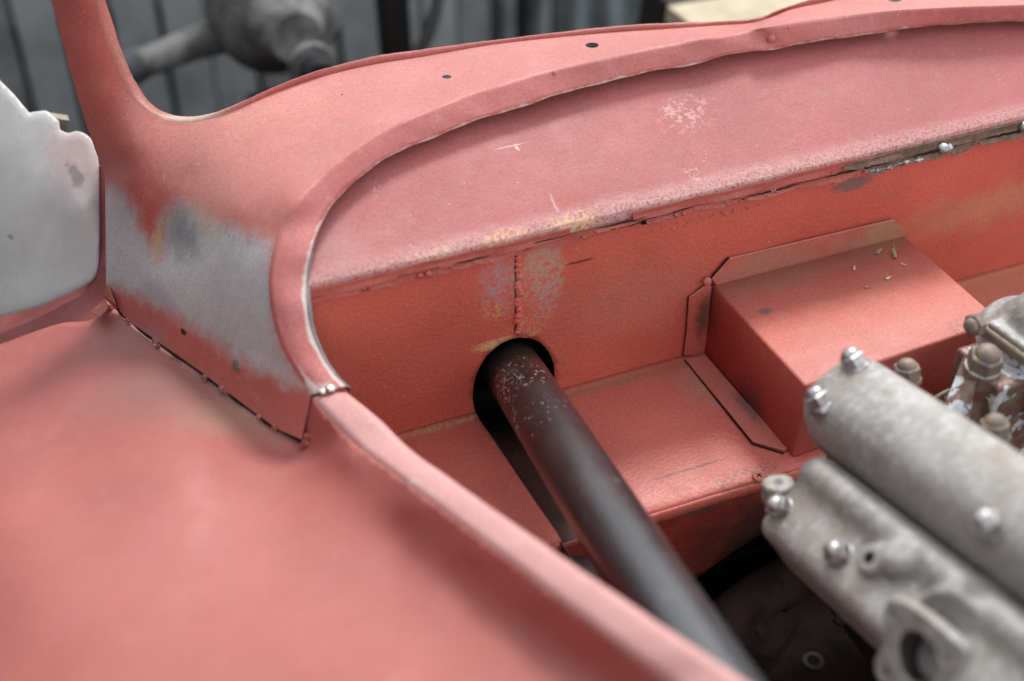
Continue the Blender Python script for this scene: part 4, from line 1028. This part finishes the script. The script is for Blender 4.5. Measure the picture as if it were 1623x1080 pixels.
# plate and pale domed cap above it
c0 = at(1556, 512, d=1.125); cdir = Vector(at(1640, 572, d=1.09))-Vector(c0); cdir.normalize()
yv = upz.cross(cdir).normalized(); Rc = Matrix((cdir, yv, upz)).transposed()
cap_c = Vector(c0)+cdir*.055+yv*.026-upz*.006
hp = make('housing_plate', box(cap_c, (.118, .056, .010), Rc), M_rust, wo_, smooth=False); bevel(hp, .003, 3)
hb_ = make('housing_neck', box(cap_c-upz*.025, (.106, .050, .045), Rc), M_flake, wo_, smooth=False); bevel(hb_, .003, 3)
dome = join([lathe([(-.012, .046), (.000, .042), (.008, .033), (.018, .028), (.028, .024), (.036, .018), (.041, .010), (.043, 0)], at(1640, 530, d=1.135), upz+cdir*.1, 40),
             box(cap_c+upz*.0065, (.104, .048, .006), Rc)])
dm = make('housing_cap', dome, M_cast, wo_); remesh(dm, .0020, 4)
acorn(Vector(at(1552, 512, d=1.118)), (-.9, -.2, .1), .0085, M_rust, wo_, washer=False)
# nuts on studs peeping over the upper cover
for px, py, s, d_ in [(1437, 600, .0098, 1.09), (1576, 690, .0100, 1.02)]:
    q = Vector(at(px, py, d=d_)); 
    make('stud', tube([q-Vector(lu)*.05, q-Vector(lu)*.0], .0065, 16), M_cast, engine); acorn(q, lu, s, M_rust, engine)
# thin curved pipe by the box
make('breather_pipe', tube([at(x, y, d=1.14) for x, y in spline([(1460, 660), (1478, 636), (1500, 622), (1530, 612)], 6)], .0022, 10), M_rust, engine)

# ================================================================== DARK BAY FLOOR
bay = car
fl_ = make('chassis_floor', box((.15, -.42, -.36), (1.3, .9, .01)), M_chassis, car, smooth=False)
cr = [at(1180, 960, d=1.25), at(1310, 880, d=1.32)]
make('chassis_rail', tube([at(1090, 1035, d=1.20), at(1200, 950, d=1.24), at(1400, 830, d=1.36)], .022, 20), M_chassis, car)
pw = at(1289, 1048, z=-.285)
gb = make('gearbox_tunnel', box((float(pw[0])+.02, float(pw[1]), -.31), (.34, .22, .05), Matrix.Rotation(.2, 3, 'Z')), M_chassis, car, smooth=False); bevel(gb, .01, 3)
v, f = lathe([(0, .0062), (.0012, .0062), (.0012, .0105), (0, .0105)], (float(pw[0]), float(pw[1]), -.2848), (0, 0, 1), 28)
f = f[:-2]+[(3*28+k, 3*28+(k+1) % 28, (k+1) % 28, k) for k in range(28)]
tag(make('washer', (v, f), simple('dull_washer_steel', (.05, .04, .035), None, .6, .3)), 'single flat washer lying on the dark bay floor, bottom centre right', 'washer')
make('bracket', box(at(1215, 1010, d=1.22), (.05, .035, .02), Matrix.Rotation(.6, 3, 'Z')), M_chassis, car, smooth=False)
for bx_, by_ in ((1205, 1000), (1330, 985)):
    make('bolt_head', lathe([(0, .006), (.005, .006), (.006, .004)], at(bx_, by_, d=1.20), (0, -.2, 1), 6), M_chassis, car, smooth=False)
ivr = [[(.82, y, ZP) for y in np.linspace(-.9, .1, 10)], [(.82, y, -.4) for y in np.linspace(-.9, .1, 10)]]
ribbon('inner_wing', ivr, M_lower, car, .002, toward=False)  # unseen right side panel, added so that the bay goes dark
# added black board closes the bay behind the firewall so that it stays dark
make('bay_blackout_board', box((.3, .06, -.24), (1.3, .006, .42)), M_black, car, smooth=False)
make('cabin_floor', box((.2, .55, -.38), (1.4, 1.0, .012)), M_chassis, car, smooth=False)

# ================================================================== BACKGROUND
M_ground = simple('packed_dirt', (.06, .055, .05), (.035, .033, .03), .9, 0, 6, .6, 40)
gm = pydata('ground', [(-30, -30, -.62), (30, -30, -.62), (30, 30, -.62), (-30, 30, -.62)], [(0, 1, 2, 3)])
tag(link('ground', gm, M_ground, None, smooth=False), kind='structure')
FY = 1.45
M_slat = simple('weathered_dark_board', (.24, .25, .25), (.15, .155, .155), .75, 0, 9, .5, 60)
M_slat2 = simple('weathered_grey_board', (.36, .375, .38), (.23, .24, .245), .7, 0, 7, .5, 60, off=4)
M_corr = simple('zinc_sheet', (.55, .62, .66), (.32, .36, .39), .5, .2, 8, .3, 60)
fence = empty('board_fence', (-.3, FY, -.62), 'dark weathered board fence standing behind the car on the left', 'fence')
x = -2.6; i = 0
while x < .52:
    wdt = .062+rng.random()*.012
    mt = M_slat if (rng.random() < .5 or x < -.55) else M_slat2
    b_ = make('board', box((x+wdt/2, FY+rng.normal(0, .004), .05), (wdt, .018, 1.35), Matrix.Rotation(rng.normal(0, .006), 3, 'Y')), mt, fence, smooth=False)
    x += wdt+.006+rng.random()*.006; i += 1
make('gap_blackout_sheet', box((-1.0, FY+.07, .05), (3.4, .01, 1.34)), M_black, fence, smooth=False)  # dark sheet added so no light shows between the boards
make('rail', box((-1.0, FY+.035, -.25), (3.3, .04, .07)), M_slat, fence, smooth=False)
make('rail', box((-1.0, FY+.035, .45), (3.3, .04, .07)), M_slat, fence, smooth=False)
# corrugated sheet further right
rows = [[], []]
for x in np.arange(.50, 3.6, .006):
    y = FY+.06+.011*math.sin(x*2*math.pi/.076); rows[0].append((x, y, -.6)); rows[1].append((x, y, .9))
cs = ribbon('corrugated_sheet', rows, M_corr, None, .001); tag(cs, 'bluish corrugated metal sheet wall to the right of the dark post', 'metal sheet')
M_dark = simple('shade_wall_board', (.030, .028, .026), (.018, .017, .016), .85, 0, 9, .5, 60)
side = empty('shade_wall', (-1.45, -.5, -.62), 'added dark boarded wall, out of view, shading the car from the left', 'wall')  # unseen wall added to darken surfaces that face left
y_ = -2.6
while y_ < 1.38:
    make('board', box((-1.45+rng.normal(0, .003), y_+.09, .28), (.02, .176, 1.79)), M_dark, side, smooth=False); y_ += .18
def bgp(px, py, d): return Vector(at(px, py, d=d))
M_post = simple('dark_brown_post', (.020, .013, .010), (.012, .009, .008), .7, 0, 20, .3, 80)
pb = bgp(622, 90, 2.15)
po = make('post', box((pb.x, pb.y, .1), (.042, .042, 1.44), Matrix.Rotation(-.02, 3, 'Y')), M_post, None, smooth=False); bevel(po, .004); tag(po, 'dark brown upright post behind the scuttle', 'post')
pp = [bgp(x, y, 2.05) for x, y in spline([(700, -60), (694, 0), (684, 40), (666, 80), (640, 130), (628, 200)], 10)]
pp.append(Vector((pp[-1].x, pp[-1].y+.02, -.62)))
tag(make('hose', tube(pp, .0095, 12), simple('black_hose', (.03, .03, .03), None, .5), None), 'thin black hose hanging beside the dark post', 'hose')
# old axle casing on a trestle
M_axle = simple('dusty_grey_casting', (.26, .26, .245), (.085, .085, .08), .65, .1, 22, .8, 60)
ax_t = empty('axle_casing', tuple(bgp(450, 60, 1.9)), 'old grey differential axle casing lying behind the windscreen opening', 'axle')
hv = lathe([(-.085, .030), (-.07, .050), (-.045, .075), (-.01, .092), (.02, .090), (.05, .070), (.09, .042), (.115, .034)], bgp(436, 10, 1.92), bgp(500, 112, 1.78)-bgp(430, 10, 1.95), 36)
hs = make('housing', hv, M_axle, ax_t)
arm = [bgp(x, y, d) for x, y, d in [(400, 40, 1.93), (350, 56, 1.93), (300, 72, 1.92), (250, 92, 1.91), (200, 108, 1.90)]]
make('axle_tube', tube(arm, [.034, .026, .022, .021, .020], 24), M_axle, ax_t)
make('axle_end', tube([bgp(222, 96, 1.905), bgp(200, 110, 1.90)], .026, 20), simple('blue_grey_steel', (.12, .13, .15), None, .5, .3), ax_t)
nf = bgp(500, 112, 1.78); nd = (bgp(500, 112, 1.78)-bgp(430, 10, 1.95)).normalized()
make('pinion_flange', lathe([(-.012, .030), (.0, .032), (.004, .030)], nf-nd*.01, nd, 32), M_axle, ax_t)
make('pinion_shaft', lathe([(0, .021), (.03, .021)], nf, nd, 24), simple('dark_steel', (.035, .038, .042), None, .4, .4), ax_t)
ar2 = [bgp(x, y, d) for x, y, d in [(470, 20, 1.95), (500, -40, 2.0), (540, -110, 2.06)]]
make('axle_tube', tube(ar2, .03, 20), M_axle, ax_t)
make('bracket', box(bgp(375, 12, 1.9), (.03, .03, .08), Matrix.Rotation(.4, 3, 'Y')), M_axle, ax_t)
tr = bgp(440, 60, 1.95)
trestle = empty('trestle', (tr.x, tr.y, -.62), 'plain dark trestle under the grey axle casing', 'trestle')
tz = tr.z-.20
make('cradle', box((tr.x-.01, tr.y+.02, tz+.055), (.07, .06, .08)), M_post, trestle, smooth=False)
make('trestle_top', box((tr.x+.02, tr.y+.02, tz), (.55, .12, .04)), M_post, trestle, smooth=False)
for sx in (-.22, .24):
    for sy in (-.05, .08): make('leg', box((tr.x+sx, tr.y+sy, (tz-.62)/2-.01), (.035, .035, tz+.60)), M_post, trestle, smooth=False)
# pale plank
pk = [bgp(1130, 46, 1.75), bgp(1380, 4, 1.85)]
dv = (pk[1]-pk[0]); L_ = dv.length; dv.normalize(); yv2 = Vector((0, 0, 1)).cross(dv).normalized(); Rp = Matrix((dv, yv2, dv.cross(yv2))).transposed()
pl = make('plank', box((pk[0]+pk[1])/2+Vector((0, .03, -.005)), (L_*1.25, .07, .022), Rp), simple('pale_pine', (.50, .42, .29), (.42, .34, .22), .6, 0, 30, .3, 100), None, smooth=False)
bevel(pl, .002); tag(pl, 'pale pine plank lying behind the far edge of the scuttle', 'plank')
pm = (pk[0]+pk[1])/2
blk2 = make('crate', box((pm.x, pm.y+.10, (pm.z-.02-.62)/2), (.30, .16, pm.z-.02+.62-.001), Rp@Matrix.Identity(3)), M_post, None, smooth=False)
bevel(blk2, .004); tag(blk2, 'dark crate under the pale pine plank', 'crate')
